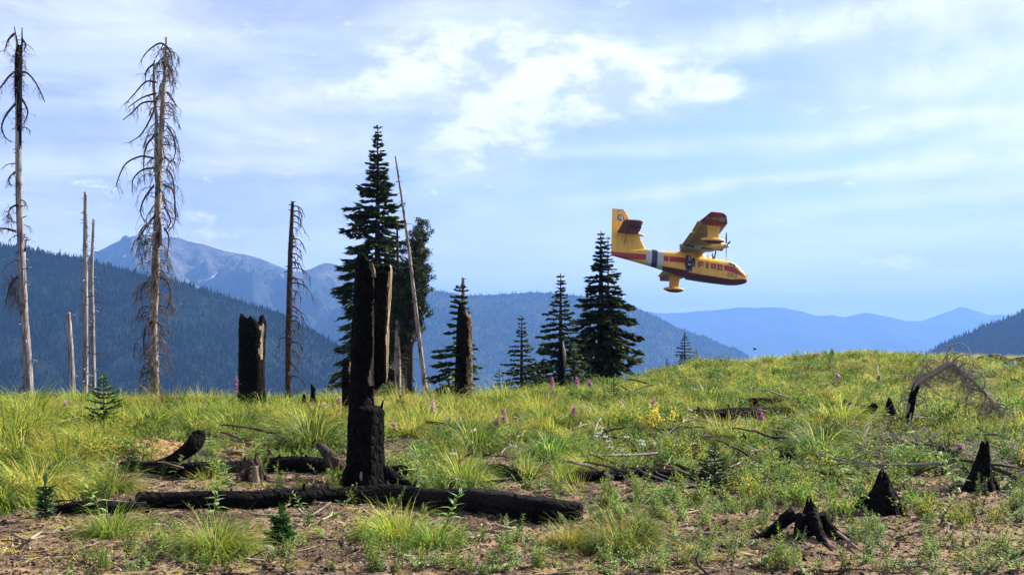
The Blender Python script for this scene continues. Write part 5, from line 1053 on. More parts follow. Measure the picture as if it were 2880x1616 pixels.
def forb(name, seed, stems=5, H=.35, leaf=.085, lw=.010, per=26, col=((.08, .16, .02), (.17, .25, .035), (.28, .32, .07)), wr=.13, out_=.35):
    r = np.random.default_rng(seed); mb = MB()
    for k in range(stems):
        a = r.random() * 6.28; L = H * r.uniform(.5, 1.1); p0 = np.array([r.normal(0, .04), r.normal(0, .04), 0]); t_ = np.linspace(0, 1, 7)[:, None]; dirv = np.array([math.cos(a) * out_, math.sin(a) * out_, 1.0]); pts = p0 + dirv * t_ * L + np.array([math.cos(a), math.sin(a), -.3]) * (t_ ** 2) * L * .15
        V, f = tube(pts, np.linspace(.005, .002, 7), 3, cap=False); mb.add(V, f, (.13, .12, .05)); n = per; u = np.linspace(.12, 1, n) * 6; i = np.minimum(u.astype(int), 5); fr = (u - i)[:, None]; b = pts[i] * (1 - fr) + pts[i + 1] * fr
        aa = np.arange(n) * 2.4 + a; el_ = np.linspace(.0, 1.0, n); d = np.c_[np.cos(aa) * np.cos(el_), np.sin(aa) * np.cos(el_), np.sin(el_)]; ll = leaf * (1.1 - .6 * np.linspace(0, 1, n)) * r.uniform(.8, 1.2, n)
        V, f = leafset(b, d, ll, ll * wr, r, .25); C = np.array(col)[r.choice(3, n, p=[.4, .4, .2])] * r.uniform(.8, 1.2, (n, 1)); mb.add(V, f, np.repeat(C, 5, 0))
    return mb.build(name, M['leaf'], smooth=False)
def twig_piece(name, seed, L=.3, r_=.006, kink=.35, mat='stick', n=7):
    r = random.Random(seed); d = Vector((1, 0, 0)); p = Vector((-L / 2, 0, .01)); pts = [tuple(p)]
    for k in range(n): d = (d + Vector((0, r.gauss(0, kink), r.gauss(0, kink * .4)))).normalized(); p = p + d * L / n; p.z = max(p.z, .003); pts.append(tuple(p))
    mb = MB(); V, f = tube(pts, np.linspace(r_, r_ * .4, n + 1), 4); mb.add(V, f)
    if r.random() < .6:
        q = Vector(pts[n // 2]); V, f = tube([tuple(q), tuple(q + Vector((L * .15, L * r.uniform(-.3, .3), .02)))], [r_ * .6, r_ * .3], 3); mb.add(V, f)
    return mb.build(name, M[mat], smooth=False)
def clod(name, seed, mat):
    r = np.random.default_rng(seed); a = np.linspace(0, 2 * np.pi, 7)[:-1]; V = np.vstack([np.c_[np.cos(a), np.sin(a) * .7, -.2 + 0 * a] * r.uniform(.7, 1.2, (6, 1)), np.c_[np.cos(a + .4) * .6, np.sin(a + .4) * .45, .35 + 0 * a] * r.uniform(.6, 1.2, (6, 1)), [[0, 0, .5]]])
    f = [[i, (i + 1) % 6, 6 + (i + 1) % 6, 6 + i] for i in range(6)]; g = [[6 + i, 6 + (i + 1) % 6, 12] for i in range(6)]; return MB().add(V, [np.array(f), np.array(g)]).build(name, mat, smooth=False)
M['clod'] = plain('soil_clods', (.17, .11, .07), .95, .1, .5, 9); M['chip'] = plain('wood_chips', (.33, .27, .2), .9, .1, .3, 4); M['cinder'] = plain('charcoal_bits', (.012, .011, .011), .9, .1)

# source pieces, kept in library collections
grassL = lib('grass_pieces', [tuft('a%d' % k, 100 + k, n=360, r0=.15, L=l, w=.0062, wts=wt, droop=dr) for k, (l, wt, dr) in enumerate([(.44, (3, 4, 5, 3, 1), 3.2), (.38, (4, 5, 4, 1, 1), 3.6), (.46, (2, 2, 4, 4, 2), 2.8), (.36, (2, 4, 6, 3, 1), 3.4), (.50, (0, 1, 3, 6, 5), 2.2)])])
fineL = lib('fine_grass_pieces', [tuft('b%d' % k, 130 + k, n=90, r0=.10, L=l, w=.006, wts=wt, droop=1.0, el=(55, 90), lean=(-.25, 0)) for k, (l, wt) in enumerate([(.55, (0, 1, 3, 5, 4)), (.48, (0, 2, 4, 4, 2)), (.40, (0, 2, 5, 3, 1))])])
bushL = lib('bush_pieces', [bush('c0', 1), bush('c1', 2, col=((.05, .13, .02), (.12, .22, .03), (.2, .3, .05))), bush('c2', 3, col=((.20, .26, .03), (.38, .38, .04), (.5, .44, .06)), leaf=.028), bush('c3', 4, R=.2, H=.18, n=260, leaf=.026, col=((.04, .10, .02), (.08, .17, .03), (.16, .25, .06)))])
forbL = lib('forb_pieces', [forb('d0', 1), forb('d1', 2, stems=3, H=.28, leaf=.07), forb('d2', 3, stems=6, H=.16, leaf=.05, per=16, wr=.28, out_=.9, col=((.14, .22, .06), (.24, .33, .10), (.36, .42, .18))), forb('d3', 4, stems=4, H=.22, leaf=.06, per=18, wr=.22)])
deb = lib('debris_pieces', [twig_piece('e%d' % k, k, L=l, r_=rr_) for k, (l, rr_) in enumerate([(.35, .006), (.22, .005), (.5, .009), (.16, .004), (.28, .010)])] + [twig_piece('e5', 9, .4, .012, mat='twig'), twig_piece('e6', 10, .3, .009, mat='dark_bark')])
def straw_mat(name, seed):
    r = np.random.default_rng(seed); mb = MB(); mb.add(*blades(80, .16, .22, .0035, ('straw', 'gold', 'deep'), (3, 1, 1), seed, (-2, 14), .25, 4, (0, 0))); return mb.build(name, M['grass'], smooth=False)
strawL = lib('straw_pieces', [straw_mat('g%d' % k, 900 + k) for k in range(3)])
cl = lib('clod_pieces', [clod('f0', 1, M['clod']), clod('f1', 2, M['clod']), clod('f2', 3, M['chip']), clod('f3', 4, M['cinder']), clod('f4', 5, M['clod'])])

R2 = np.random.default_rng(99)
def spread(n, d0, d1, dens, pxr=(-420, 3420), power=1.0):
    n = int(n * 1.23)
    """random ground points (dense in the picture's sense nearby), kept with probability dens(px, d, x, y)"""
    px = R2.uniform(pxr[0], pxr[1], n); d = np.exp(R2.uniform(math.log(d0), math.log(d1), n)); x = (px - CX) / F * d
    keep = R2.random(n) < dens(px, d, x, d); x, d, px = x[keep], d[keep], px[keep]; return x, d, ground_z(x, d), px
def rots(n, tilt=.15): return np.c_[R2.normal(0, tilt, n), R2.normal(0, tilt, n), R2.uniform(0, 6.283, n)]
# how grassy the land is: bare soil in front, thick grass on the crest and the right hillside
def lush(px, d):
    lim = np.interp(px, [-200, 0, 300, 450, 900, 1200, 1500, 1900, 2300, 2600, 2900], [10.3, 10.6, 12.8, 16.2, 15.8, 15.0, 14.8, 15.0, 15.2, 15.5, 15.5])
    return np.clip((d - lim) / 2.5, 0, 1)
soilz = lambda x, y: fbm(x * .55, y * .45, 3, 77)
def logfree(px, d):
    "keeps plants off the big front log and the strip before it"
    x = (px - CX) / F * d; k = np.ones(len(px), bool)
    for a, b, lx, ly in KEEP:
        o_ = np.argsort(lx); yl = np.interp(x, lx[o_], ly[o_]); k &= ~((x > a + .1) & (x < b - .1) & (d > yl - np.clip(yl * .11, 1.0, 3.0)) & (d < yl + .25) & (R2.random(len(px)) < .93))
    for a, b, r_ in STK: k &= ~((np.abs(x - a * d / b) < r_ * 1.25) & (d < b + .1) & (d > b - np.clip(b * .09, .8, 2.0)) & (R2.random(len(px)) < .85))
    return k & ~((px > 330) & (px < 1700) & (d > 9.0) & (d < 10.9))
clump = lambda x, y: fbm(x * 1.5, y * 1.1, 2, 123)
x, y, z, px = spread(13000, 9, 46, lambda px, d, x, y: logfree(px, d) * np.clip(lush(px, d) * .34 + 2.9 * clump(x, y) * lush(px, d) + .3 * (d > 24), 0, 1) ** 1.2 * (1 - .25 * (px > 1600) * (d < 19)))
n = len(x); right = (px > 1550) & (y > 19); idx = np.where(right, R2.choice([0, 2, 4, 3], n, p=[.2, .35, .3, .15]), R2.choice([0, 1, 2, 3, 4], n, p=[.27, .22, .18, .23, .10]))
sc = (R2.uniform(.45, 1.05, n) + np.where((y > 15) & (y < 25) & (px < 1600), .95, .45) * np.clip(clump(x, y), -.3, .6)) * np.where(right, .72, 1.0) * np.where(y > 24, .85, 1)
scatter('grass', grassL, np.c_[x, y, z], rots(n), np.c_[sc * 1.1, sc * 1.1, sc * np.where(right, .8, .95)], idx, 'yellow green bunch grass covering the crest and hillside')
x, y, z, px = spread(4200, 11, 44, lambda px, d, x, y: logfree(px, d) * np.clip(lush(px, d) * .9 + .5 * fbm(x * .8, y * .6, 2, 55) - .1, 0, 1)); n = len(x)
scatter('fine_grass', fineL, np.c_[x, y, z], rots(n), R2.uniform(.5, 1.1, n) * np.where(y > 22, .8, .9) * np.where(px > 1550, .75, 1), R2.integers(0, 3, n), 'fine seeding grass stalks standing above the tussocks')
x, y, z, px = spread(5200, 9, 34, lambda px, d, x, y: logfree(px, d) * np.clip((lush(px, d) * .75 + .22) * (.35 + 1.3 * fbm(x * .7 + 5, y * .5, 3, 66) + .5 * (px > 1650)), 0, .95)); n = len(x)
scatter('low_shrubs', bushL, np.c_[x, y, z], rots(n), R2.uniform(.5, 1.15, n) * np.where(y < 12, .6, .9), R2.choice(4, n, p=[.3, .25, .2, .25]), 'low leafy shrubs growing between the tussocks')
x, y, z, px = spread(9000, 7.0, 26, lambda px, d, x, y: (.15 + .85 * logfree(px, d)) * np.clip(.30 + .75 * fbm(x * .9 + 9, y * .8, 3, 88) + .2 * (px > 1500), 0, .9) * np.where(d < 10, .55, 1)); n = len(x)
scatter('forbs', forbL, np.c_[x, y, z], rots(n), R2.uniform(.4, 1.0, n) * np.where(y < 10, .7, 1), R2.choice(4, n, p=[.22, .22, .36, .20]), 'small green forbs sprouting from the soil')
x, y, z, px = spread(2400, 6.8, 20, lambda px, d, x, y: np.clip(1.1 - .8 * lush(px, d) + .5 * fbm(x, y, 2, 5) - .25, 0, 1)); n = len(x)
scatter('wood_litter', deb, np.c_[x, y, z + .012], rots(n, .18), R2.uniform(.25, .9, n) * R2.choice([.5, .8, 1.2], n, p=[.5, .35, .15]), R2.integers(0, 7, n), 'bleached twigs and sticks littering the soil')
x, y, z, px = spread(1300, 6.8, 26, lambda px, d, x, y: np.clip(.45 + .9 * fbm(x * 1.1 + 31, y * .9, 3, 12), 0, 1)); n = len(x)
scatter('dry_straw', strawL, np.c_[x, y, z + .02], rots(n, .12), R2.uniform(.5, 1.3, n), R2.integers(0, 3, n), 'mats of dry straw and dead grass lying on the soil')
x, y, z, px = spread(42000, 6.6, 19, lambda px, d, x, y: np.clip(1.0 - .6 * lush(px, d) + .6 * fbm(x * 1.4, y * 1.4, 2, 6), 0, 1)); n = len(x)
scatter('soil_clods', cl, np.c_[x, y, z], rots(n, .3), np.c_[R2.uniform(.006, .030, n), R2.uniform(.006, .026, n), R2.uniform(.006, .024, n)], R2.choice(5, n, p=[.26, .22, .13, .19, .2]), 'clods, chips and charcoal bits on the soil')

x, y, z, px = spread(900, 11, 26, lambda px, d, x, y: np.clip((px > 1250) * .7 + .15 + .6 * fbm(x * .5 + 3, y * .4, 2, 19), 0, 1)); n = len(x)
scatter('fallen_branches', deb, np.c_[x, y, z + R2.uniform(.02, .12, n)], rots(n, .22), R2.uniform(.8, 2.4, n), R2.choice(7, n, p=[.1, .1, .12, .08, .15, .2, .25]), 'dark and grey fallen branches lying among the hillside plants')
# ---- tussocks that stand out one by one
TU = [tuft('tussock_source', 200 + k, n=1700, r0=.19, L=l * 1.15, w=.0065, wts=wt, droop=dr) for k, (l, wt, dr) in enumerate([(.62, (2, 4, 5, 2, 1), 3.8), (.62, (4, 6, 4, 1, 1), 4.2), (.58, (1, 2, 5, 4, 2), 3.4)])]  # second kind: more deep green blades, standing in for shadowed gaps
for o in TU: COL.objects.unlink(o)
KEEPT = []
def tussock(label, px, py, wpx, kind, d=None):
    g = gpy(px, py) if d is None else gp(px, d); o = TU[kind].copy(); o.name = 'grass_tussock'; COL.objects.link(o); s = wpx * g.y / F * 1.12; KEEPT.append((g.x, g.y, .55 * s)); o.location = g - Vector((0, 0, .03)); o.scale = (s, s, s * .92); o.rotation_euler = (0, 0, random.random() * 6.28)
    tag(o, label, 'grass tussock', 'large grass tussocks'); return o
for a in [('large drooping green tussock against the left side of the hollow stump', 880, 1262, 250, 1), ('full round tussock right of the bare orange soil bank', 660, 1222, 210, 1), ('tussock at the left end of the soil bank, behind the black curved root', 560, 1195, 180, 0),
          ('yellow tussock on the bare soil at the left, in front of the leafy bank', 310, 1385, 190, 2), ('spreading tussock below the left end of the foreground log', 320, 1500, 200, 0), ('bright tussock at the bottom edge, left of the small round fir', 610, 1560, 230, 2),
          ('broad yellow green tussock in front of the big log, lower middle', 1110, 1510, 230, 2), ('second half of the broad yellow tussock, at its right', 1230, 1530, 190, 0), ('tall green tussock at the bottom edge right of the big log', 1750, 1540, 260, 0), ('thin straw coloured tussock left of the tall green bottom one', 1610, 1530, 170, 2),
          ('upright yellow green tussock right of the hollow stump', 1300, 1372, 190, 0), ('mid green tussock above the upright yellow one', 1330, 1268, 200, 0), ('tussock with dark heart near the white yarrow', 1550, 1285, 180, 1), ('low yellow tussock in front of the yarrow', 1660, 1330, 170, 2),
          ('dark hearted tussock right of the yarrow', 1930, 1275, 180, 1), ('big green tussock in the middle of the right slope', 2310, 1275, 220, 1), ('tussock with dark middle at the crest, right of the rough stump', 1420, 1155, 190, 0), ('pale crest tussock in front of the small firs', 1500, 1160, 170, 0),
          ('grass hummock at the far left crest, in front of the pale dead tree', 90, 1200, 230, 0), ('tussock in the left bank above the dark hollow', 60, 1320, 260, 1), ('dense tussock low in the left bank', 170, 1330, 230, 0), ('tussock right of the left bank, beside the soil bank', 230, 1270, 190, 2), ('huge shaggy tussock at the left edge, halfway down the bank', 30, 1270, 300, 0), ('yellowish tussock at the lower end of the left bank', 110, 1400, 250, 2), ('drooping green tussock at the left edge below the bank', -10, 1430, 240, 1),
          ('crest tussock between the fir sapling and the broad stump', 470, 1165, 180, 2), ('crest tussock just right of the fir sapling', 400, 1210, 150, 0), ('shaded tussock at the foot of the broad stump', 740, 1165, 150, 1), ('tussock below the grey log on the right slope', 2080, 1262, 150, 0), ('dark shrubby tussock at the right edge of the hillside', 2850, 1160, 150, 1),
          ('tussock on the grassy hill, left of its summit', 2215, 1062, 90, 1), ('tussock above the black log on the right slope', 1990, 1135, 150, 1), ('small tussock between stump and pale flowering shrub', 1160, 1225, 160, 2), ('dark tussock at the right crest beside the bent dead tree', 2690, 1060, 90, 1)]:
    tussock(*a)
# ---- fireweed, yarrow, saplings
def fireweed(label, px, py, hpx, seed, d=None, pale=0):
    """px,py: middle of the flower head; hpx: height of the head"""
    d = d or min(max(gpy(px, py + hpx * 1.8).y, 12), 22.5); s = d / F; head = P(px, py, d); r = random.Random(seed); rn = np.random.default_rng(seed); g = gp(px + r.uniform(-8, 8), d); H = hpx * s
    t = thing('fireweed', label, 'flower', g, group='pink fireweed plants'); top = head + Vector((0, 0, H * .75)) - g; mid = Vector((0, 0, 0)).lerp(top, .5) + Vector((r.uniform(-.03, .03), 0, 0))
    pth = smooth_path([(0, 0, -.03), tuple(mid), tuple(top)], 9); MB().add(*tube(pth, np.linspace(.005, .002, 9), 4)).build('stem', M['stick'] if False else M['stemg'], t)
    n = 30; u = rn.uniform(.12, .8, n) * 8; i = np.minimum(u.astype(int), 7); fr = (u - i)[:, None]; b = pth[i] * (1 - fr) + pth[i + 1] * fr; a = rn.random(n) * 6.28; e = rn.uniform(-.1, .7, n); dv = np.c_[np.cos(a) * np.cos(e), np.sin(a) * np.cos(e), np.sin(e)]
    L = rn.uniform(.06, .11, n); V, f = leafset(b, dv, L, L * .11, rn, .25); C = np.array([(.07, .16, .03), (.16, .26, .05)])[rn.integers(0, 2, n)]; lo = MB().add(V, f, np.repeat(C, 5, 0)).build('leaves', M['leaf'], t, smooth=False); lo['kind'] = 'stuff'
    n = 90; zc_ = rn.uniform(-.5, .5, n); c = np.array(head - g) + np.c_[rn.normal(0, .012, n), rn.normal(0, .012, n), zc_ * H]; a = rn.random(n) * 6.28; dv = np.c_[np.cos(a), np.sin(a), rn.uniform(-.3, .6, n)]; L = 1.15 * (.055 - .032 * (zc_ + .5)) * rn.uniform(.7, 1.2, n); V, f = leafset(c, dv, L, L * .42, rn, .1)
    pc = np.array([(.70, .22, .52), (.80, .42, .68), (.52, .12, .38)]) if not pale else np.array([(.72, .45, .62), (.78, .55, .66), (.6, .3, .45)]); C = pc[rn.integers(0, 3, n)]; MB().add(V, f, np.repeat(C, 5, 0)).build('flower_spike', M['petal'], t, smooth=False)['kind'] = 'stuff'
M['stemg'] = plain('green_red_stems', (.16, .12, .05), .7)
FW = [('fireweed with a short pink spike against the left edge of the broad stump', 664, 1078, 44, 0), ('fireweed with one bright bloom in the dark gap below the broad stump', 738, 1180, 16, 0), ('faint pink fireweed at the crest, left of the hollow stump', 953, 1124, 18, 1), ('pale fireweed head just left of the hollow stump, lower than the crest one', 912, 1140, 18, 1), ('fullest pale pink fireweed spike right of the hollow stump', 1218, 1143, 40, 1), ('pink fireweed low beside the hollow stump', 1107, 1198, 20, 0), ('faint pink fireweed head before the rough plated stump', 1293, 1133, 16, 1),
      ('magenta fireweed with a long bare tip above its bloom', 1418, 1166, 36, 0), ('dull pink fireweed close left of the magenta one', 1398, 1184, 26, 1), ('tall fireweed leaning before the small firs', 1553, 1076, 34, 0), ('fireweed at the crest in front of the light green young fir', 1622, 1072, 26, 0), ('small fireweed at the crest right of the light green young fir', 1659, 1077, 18, 0), ('large round pink fireweed head in the middle grass', 1614, 1154, 32, 0),
      ('pink and magenta fireweed above the yellow shrubs', 1838, 1138, 32, 0), ('pale fireweed bloom left of the yellow shrub fireweed', 1752, 1132, 14, 1), ('small fireweed left above the long grey log', 2008, 1134, 12, 0), ('slender fireweed close above it, left of the black log', 2014, 1114, 12, 0), ('bright magenta fireweed in front of the long grey log', 2138, 1165, 34, 0), ('pale fireweed right of the bright magenta one', 2206, 1182, 22, 1), ('low pink fireweed below the bright magenta one', 2125, 1214, 20, 0),
      ('pale dull fireweed in the yellow shrubs below the log', 1990, 1232, 22, 1), ('small fireweed on the hill, right of the fallen grey pole', 2326, 1084, 14, 0), ('small fireweed near the stub on the hill top', 2355, 1056, 14, 1), ('faint fireweed on the hill left of the bent dead tree', 2472, 1060, 14, 1), ('small pink fireweed right of the big slope tussock', 2394, 1242, 12, 0), ('pale pink fireweed cluster above the black wedge stump', 2700, 1258, 24, 1), ('bright pink fireweed left of the black wedge stump', 2728, 1282, 18, 0), ('magenta fireweed at the right edge of the picture', 2874, 1390, 30, 0), ('pale fireweed head hidden in the left bank', 186, 1138, 22, 1), ('tiny pink bloom at the right beyond the bent dead tree', 2838, 1150, 10, 1)]
for k, (lb, px_, py_2, h_, pl_) in enumerate(FW): fireweed(lb, px_, py_2, h_, 300 + k, pale=pl_, d=(20.6 if k == 0 else None))
M['umbel'] = plain('white_umbels', (.5, .5, .45), .8)
def yarrow(label, px, py, seed):
    g = gpy(px, py + 62); d = g.y; head = P(px, py, d) - g; t = thing('yarrow', label, 'flower', g, group='white yarrow plants'); r = random.Random(seed); rn = np.random.default_rng(seed)
    MB().add(*tube([(0, 0, -.02), (r.uniform(-.03, .03), 0, head.z * .6), tuple(head)], [.004, .003, .003], 4)).build('stem', M['stemg'], t)
    n = 26; a = rn.random(n) * 6.28; q = np.sqrt(rn.random(n)) * .036; c = np.array(head) + np.c_[q * np.cos(a), q * np.sin(a), rn.normal(0, .008, n)]; V = []; f = []
    for k, p in enumerate(c):
        for w_ in range(6): V.append(p + [.011 * math.cos(w_ * 1.047), .011 * math.sin(w_ * 1.047), 0])
        V.append(p + [0, 0, .008]); f += [[7 * k + w_, 7 * k + (w_ + 1) % 6, 7 * k + 6] for w_ in range(6)]
    MB().add(V, np.array(f)).build('flower_head', M['umbel'], t, smooth=False)['kind'] = 'stuff'
    n = 18; b = np.c_[rn.normal(0, .02, (n, 2)), rn.uniform(.02, .2, n)]; V, f = leafset(b, rn.normal(0, 1, (n, 3)) + [0, 0, .6], np.full(n, .07), np.full(n, .008), rn); MB().add(V, f, (.10, .17, .06)).build('leaves', M['leaf'], t, smooth=False)['kind'] = 'stuff'
for k, (lb, a, b) in enumerate([('highest white yarrow head of the middle group', 1690, 1204), ('white yarrow head just below the highest one', 1684, 1218), ('white yarrow head at the left end of the group', 1676, 1226), ('white yarrow right of the left end pair', 1702, 1228), ('lowest white yarrow of the middle group, bent to the right', 1714, 1258), ('small white yarrow between the lowest and the right ones', 1712, 1241), ('white yarrow standing right of the middle group', 1760, 1229), ('white yarrow of the right trio, upper left', 1802, 1240), ('broad white yarrow of the right trio, lower left', 1806, 1249), ('white yarrow of the right trio, rightmost', 1836, 1247), ('single low white yarrow on the soil left of the group', 1444, 1254), ('pale yarrow head low beside the upright yellow tussock', 1275, 1276), ('white yarrow left of the long grey log', 1940, 1152)]): yarrow(lb, a, b, 700 + k)
def sapling(label, px, py, hpx, wpx, seed, col2=(.08, .17, .03), col=(.03, .08, .02), tip=(.2, .3, .07), **kw):
    g = gpy(px, py); s = g.y / F; H = hpx * s; R = wpx * s / 2; t = thing('fir_sapling', label, 'sapling', g, group='young fir saplings')
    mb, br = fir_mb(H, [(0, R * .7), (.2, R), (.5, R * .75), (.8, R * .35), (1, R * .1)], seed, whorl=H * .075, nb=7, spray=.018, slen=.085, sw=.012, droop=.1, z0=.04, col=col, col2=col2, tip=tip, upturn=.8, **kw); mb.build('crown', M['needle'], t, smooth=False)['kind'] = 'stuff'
    br.build('branches', M['twig'], t)['kind'] = 'stuff'; MB().add(*tube([(0, 0, -.05), (0, 0, H)], [.012, .003], 6)).build('trunk', M['fir_bark'], t)
sapling('bright green fir sapling in the dark hollow at the left crest', 292, 1228, 168, 140, 1, density=3.2)
sapling('small round deep green fir at the bottom, left of the middle', 790, 1535, 78, 70, 2, density=2.2, col2=(.05, .15, .02), tip=(.1, .22, .04))
sapling('green fir sapling seen through the notch of the hollow stump', 1062, 1165, 125, 80, 3, density=1.3)
sapling('spreading fir sapling on the soil of the right slope', 2010, 1392, 130, 150, 4, density=1.3, col2=(.10, .18, .04))
sapling('narrow blue green fir sapling at the lower left', 128, 1460, 95, 44, 5, density=1.3, col2=(.07, .17, .06))
sapling('tiny fir sapling on the charred log at the left', 373, 1340, 55, 32, 6, density=1.2, col2=(.09, .2, .05))
sapling('thin spindly fir sapling at the crest below the broad fir', 1726, 1165, 95, 36, 7, density=.6)
sapling('low fir shoots beneath the crest right of the hollow stump', 1125, 1185, 60, 70, 8, density=1.0)
sapling('tiny fir tip showing on the hill top skyline', 2340, 1004, 16, 10, 9, density=1.0)
def own(src, name, label, cat, px, py, wpx, base_w, group=None, rz=0.0):
    g = gpy(px, py); o = src.copy(); COL.objects.link(o); o.name = name; s = wpx * g.y / F / base_w; o.location = g; o.scale = (s,) * 3; o.rotation_euler = (0, 0, rz); tag(o, label, cat, group); return o
src_f = forb('leafy_forb', 20, stems=2, H=.36, leaf=.12, per=15, wr=.10, col=((.16, .27, .06), (.28, .36, .12), (.36, .42, .2))); COL.objects.unlink(src_f)
for k, (lb, a, b, w_) in enumerate([('leafy willowherb shoot in front of the big log, left part', 590, 1455, 100), ('star shaped willowherb shoot before the log, below the hollow stump left', 848, 1440, 60), ('small willowherb shoot before the log under the hollow stump', 928, 1422, 34), ('tall leafy willowherb before the right part of the log', 1262, 1490, 120), ('dark leaved willowherb before the right end of the log', 1470, 1470, 80), ('tall leafy willowherb right of the hollow stump', 1165, 1385, 130), ('pale willowherb shoot growing through the left log end', 280, 1450, 110), ('leafy shoot beside the small rotten stump, on its left', 655, 1372, 80),
                                     ('pale leafy shoot on the stump top of the rotten stump', 762, 1290, 30), ('leafy shoot on the charred log left, beside the tiny fir', 480, 1345, 70), ('willowherb shoot left of the wedge stump', 2685, 1400, 120), ('leafy shoots above the tooth shaped stump', 2385, 1370, 110), ('leafy shoot at the lower left corner', 30, 1400, 110), ('yellow green shoot below the wedge stump', 2640, 1480, 90)]):
    own(src_f, 'willowherb', lb, 'plant', a, b, w_, .30, 'leafy willowherb shoots', k * 1.3)
src_b = bush('leafy_shrub', 31, n=520, R=.3, H=.34, leaf=.036); COL.objects.unlink(src_b); src_y = bush('leafy_shrub', 32, n=520, R=.3, H=.30, leaf=.032, col=((.24, .28, .03), (.42, .40, .04), (.55, .48, .06))); COL.objects.unlink(src_y)
for k, (lb, a, b, w_, yl) in enumerate([('yellow leaved shrub left of the long grey log', 1860, 1222, 150, 1), ('yellow leaved shrub in front of the left end of the grey log', 1790, 1205, 120, 1), ('yellow green shrub below the long grey log', 2060, 1262, 130, 1), ('yellow leaved shrub beside the big slope tussock, on its left', 2130, 1300, 90, 1), ('green leafy shrub left of the bent dead tree foot', 2520, 1235, 130, 0), ('green leafy shrub under the arch of the bent dead tree', 2660, 1215, 150, 0), ('green shrub at the right edge beside the log end', 2800, 1215, 150, 0), ('small green shrub below the fir sapling of the right slope', 2240, 1425, 110, 0), ('round leafed green shrub below the wedge stump', 2715, 1490, 90, 0), ('leafy shrub on the left bank beside the fir sapling', 215, 1245, 150, 0), ('low leafy shrub in front of the fir sapling at the crest', 330, 1240, 100, 0), ('green shrub below the brown rotting log', 2560, 1335, 140, 0), ('dark leafy shrub at the far right edge', 2850, 1290, 110, 0)]):
    own(src_y if yl else src_b, 'leafy_shrub', lb, 'shrub', a, b, w_, .62, 'leafy shrubs', k * 1.1)
# ---- single sticks, stones, the soil heap
rs = random.Random(44)
def stick(label, pts, rpx, seed, mat='stick', lift=.02):
    Q_ = [gpy(a, b) for a, b in pts]; s = Q_[0].y / F; Q_ = [q + Vector((0, 0, lift + .02 * rs.random())) for q in Q_]; pole(label, Q_, [rpx * s, rpx * s * .8, rpx * s * .4], mat, 'stick', 'dead_stick', 6, .2, seed, 16)
for k, (lb, p_, r_2) in enumerate([('pale forked stick in front of the big log, below the hollow stump', [(838, 1442), (870, 1450), (930, 1436)], 4), ('pale curved stick left of the forked one', [(800, 1432), (850, 1425), (990, 1428)], 3), ('pale stick crossing the soil before the log', [(680, 1450), (740, 1456), (850, 1448)], 3.5), ('short thick pale stick on the soil below the log', [(905, 1480), (930, 1462), (935, 1450)], 4), ('bleached stick at the lower middle soil', [(820, 1485), (850, 1500), (862, 1502)], 4), ('curved pale twig below the big log right part', [(1320, 1530), (1360, 1515), (1440, 1508)], 4), ('pale stick just under the log at its right', [(1395, 1495), (1430, 1490), (1450, 1485)], 5), ('white twig with bend at the lower right soil', [(1960, 1506), (2000, 1512), (2035, 1506)], 5),
                                   ('pale twig at mid soil, right of the log end', [(1915, 1465), (1940, 1455), (1962, 1444)], 4), ('long pale stick behind the green sapling', [(2290, 1366), (2340, 1362), (2380, 1374)], 4.5), ('pale crooked stick on the soil behind the log, right middle', [(1500, 1392), (1540, 1386), (1585, 1390)], 4), ('pale stick lying left of the black tooth stump', [(2420, 1395), (2440, 1400), (2450, 1410)], 5), ('thin stick below the small rotten stump', [(740, 1355), (790, 1365), (830, 1368)], 3), ('white stick standing up beside the rotten stump', [(720, 1325), (735, 1345), (755, 1355)], 3), ('pale root end at the bottom right beside the burnt stump', [(2330, 1500), (2380, 1535), (2420, 1560)], 6), ('white branched driftwood at the bottom left', [(40, 1515), (75, 1530), (125, 1520)], 5), ('second white driftwood piece at the bottom left', [(85, 1540), (105, 1520), (118, 1500)], 5), ('white twig loop at the lower left soil', [(430, 1490), (460, 1485), (478, 1498)], 4),
                                   ('pale stick under the arch of the bent dead tree', [(2715, 1135), (2722, 1160), (2728, 1180)], 4), ('pale stick below the bent dead tree', [(2680, 1180), (2700, 1200), (2712, 1212)], 4), ('bare branch lying over the brown rotting log', [(2470, 1235), (2510, 1265), (2560, 1280)], 4), ('second bare branch over the brown rotting log', [(2520, 1285), (2590, 1270), (2640, 1262)], 4), ('branch sticking up from the rotting log', [(2540, 1240), (2620, 1225), (2660, 1220)], 4), ('grey branch tangle left of the black wedge stump', [(2640, 1230), (2660, 1210), (2680, 1200)], 5), ('pale pole behind the wedge stump, right edge', [(2790, 1262), (2840, 1270), (2880, 1285)], 7)]):
    stick(lb, p_, r_2, k, lift=.10 if ('over the' in lb or 'sticking' in lb or 'tangle' in lb or 'behind the wedge' in lb) else .02)
tb = MB(); rnd = random.Random(77)      # the tangle of fallen twigs at the right edge
for k in range(230):
    a, b = (rnd.gauss(2830, 45), rnd.gauss(1330, 30)) if k < 130 else (rnd.gauss(2560, 80), rnd.gauss(1262, 16)); g = gp(a, float(np.interp(b, [1230, 1400], [14.2, 11.2]))) ; add_branch(tb, g + Vector((0, 0, rnd.uniform(.02, .16))), (rnd.uniform(-1, 1), rnd.uniform(-.5, .5), rnd.uniform(-.1, .6)), rnd.uniform(.15, .6), .006, rnd, .7, 7, 2, .14, 4)
tag(tb.build('fallen_twigs', M['stick']), 'tangle of bleached fallen twigs around the wedge stump', kind='stuff')
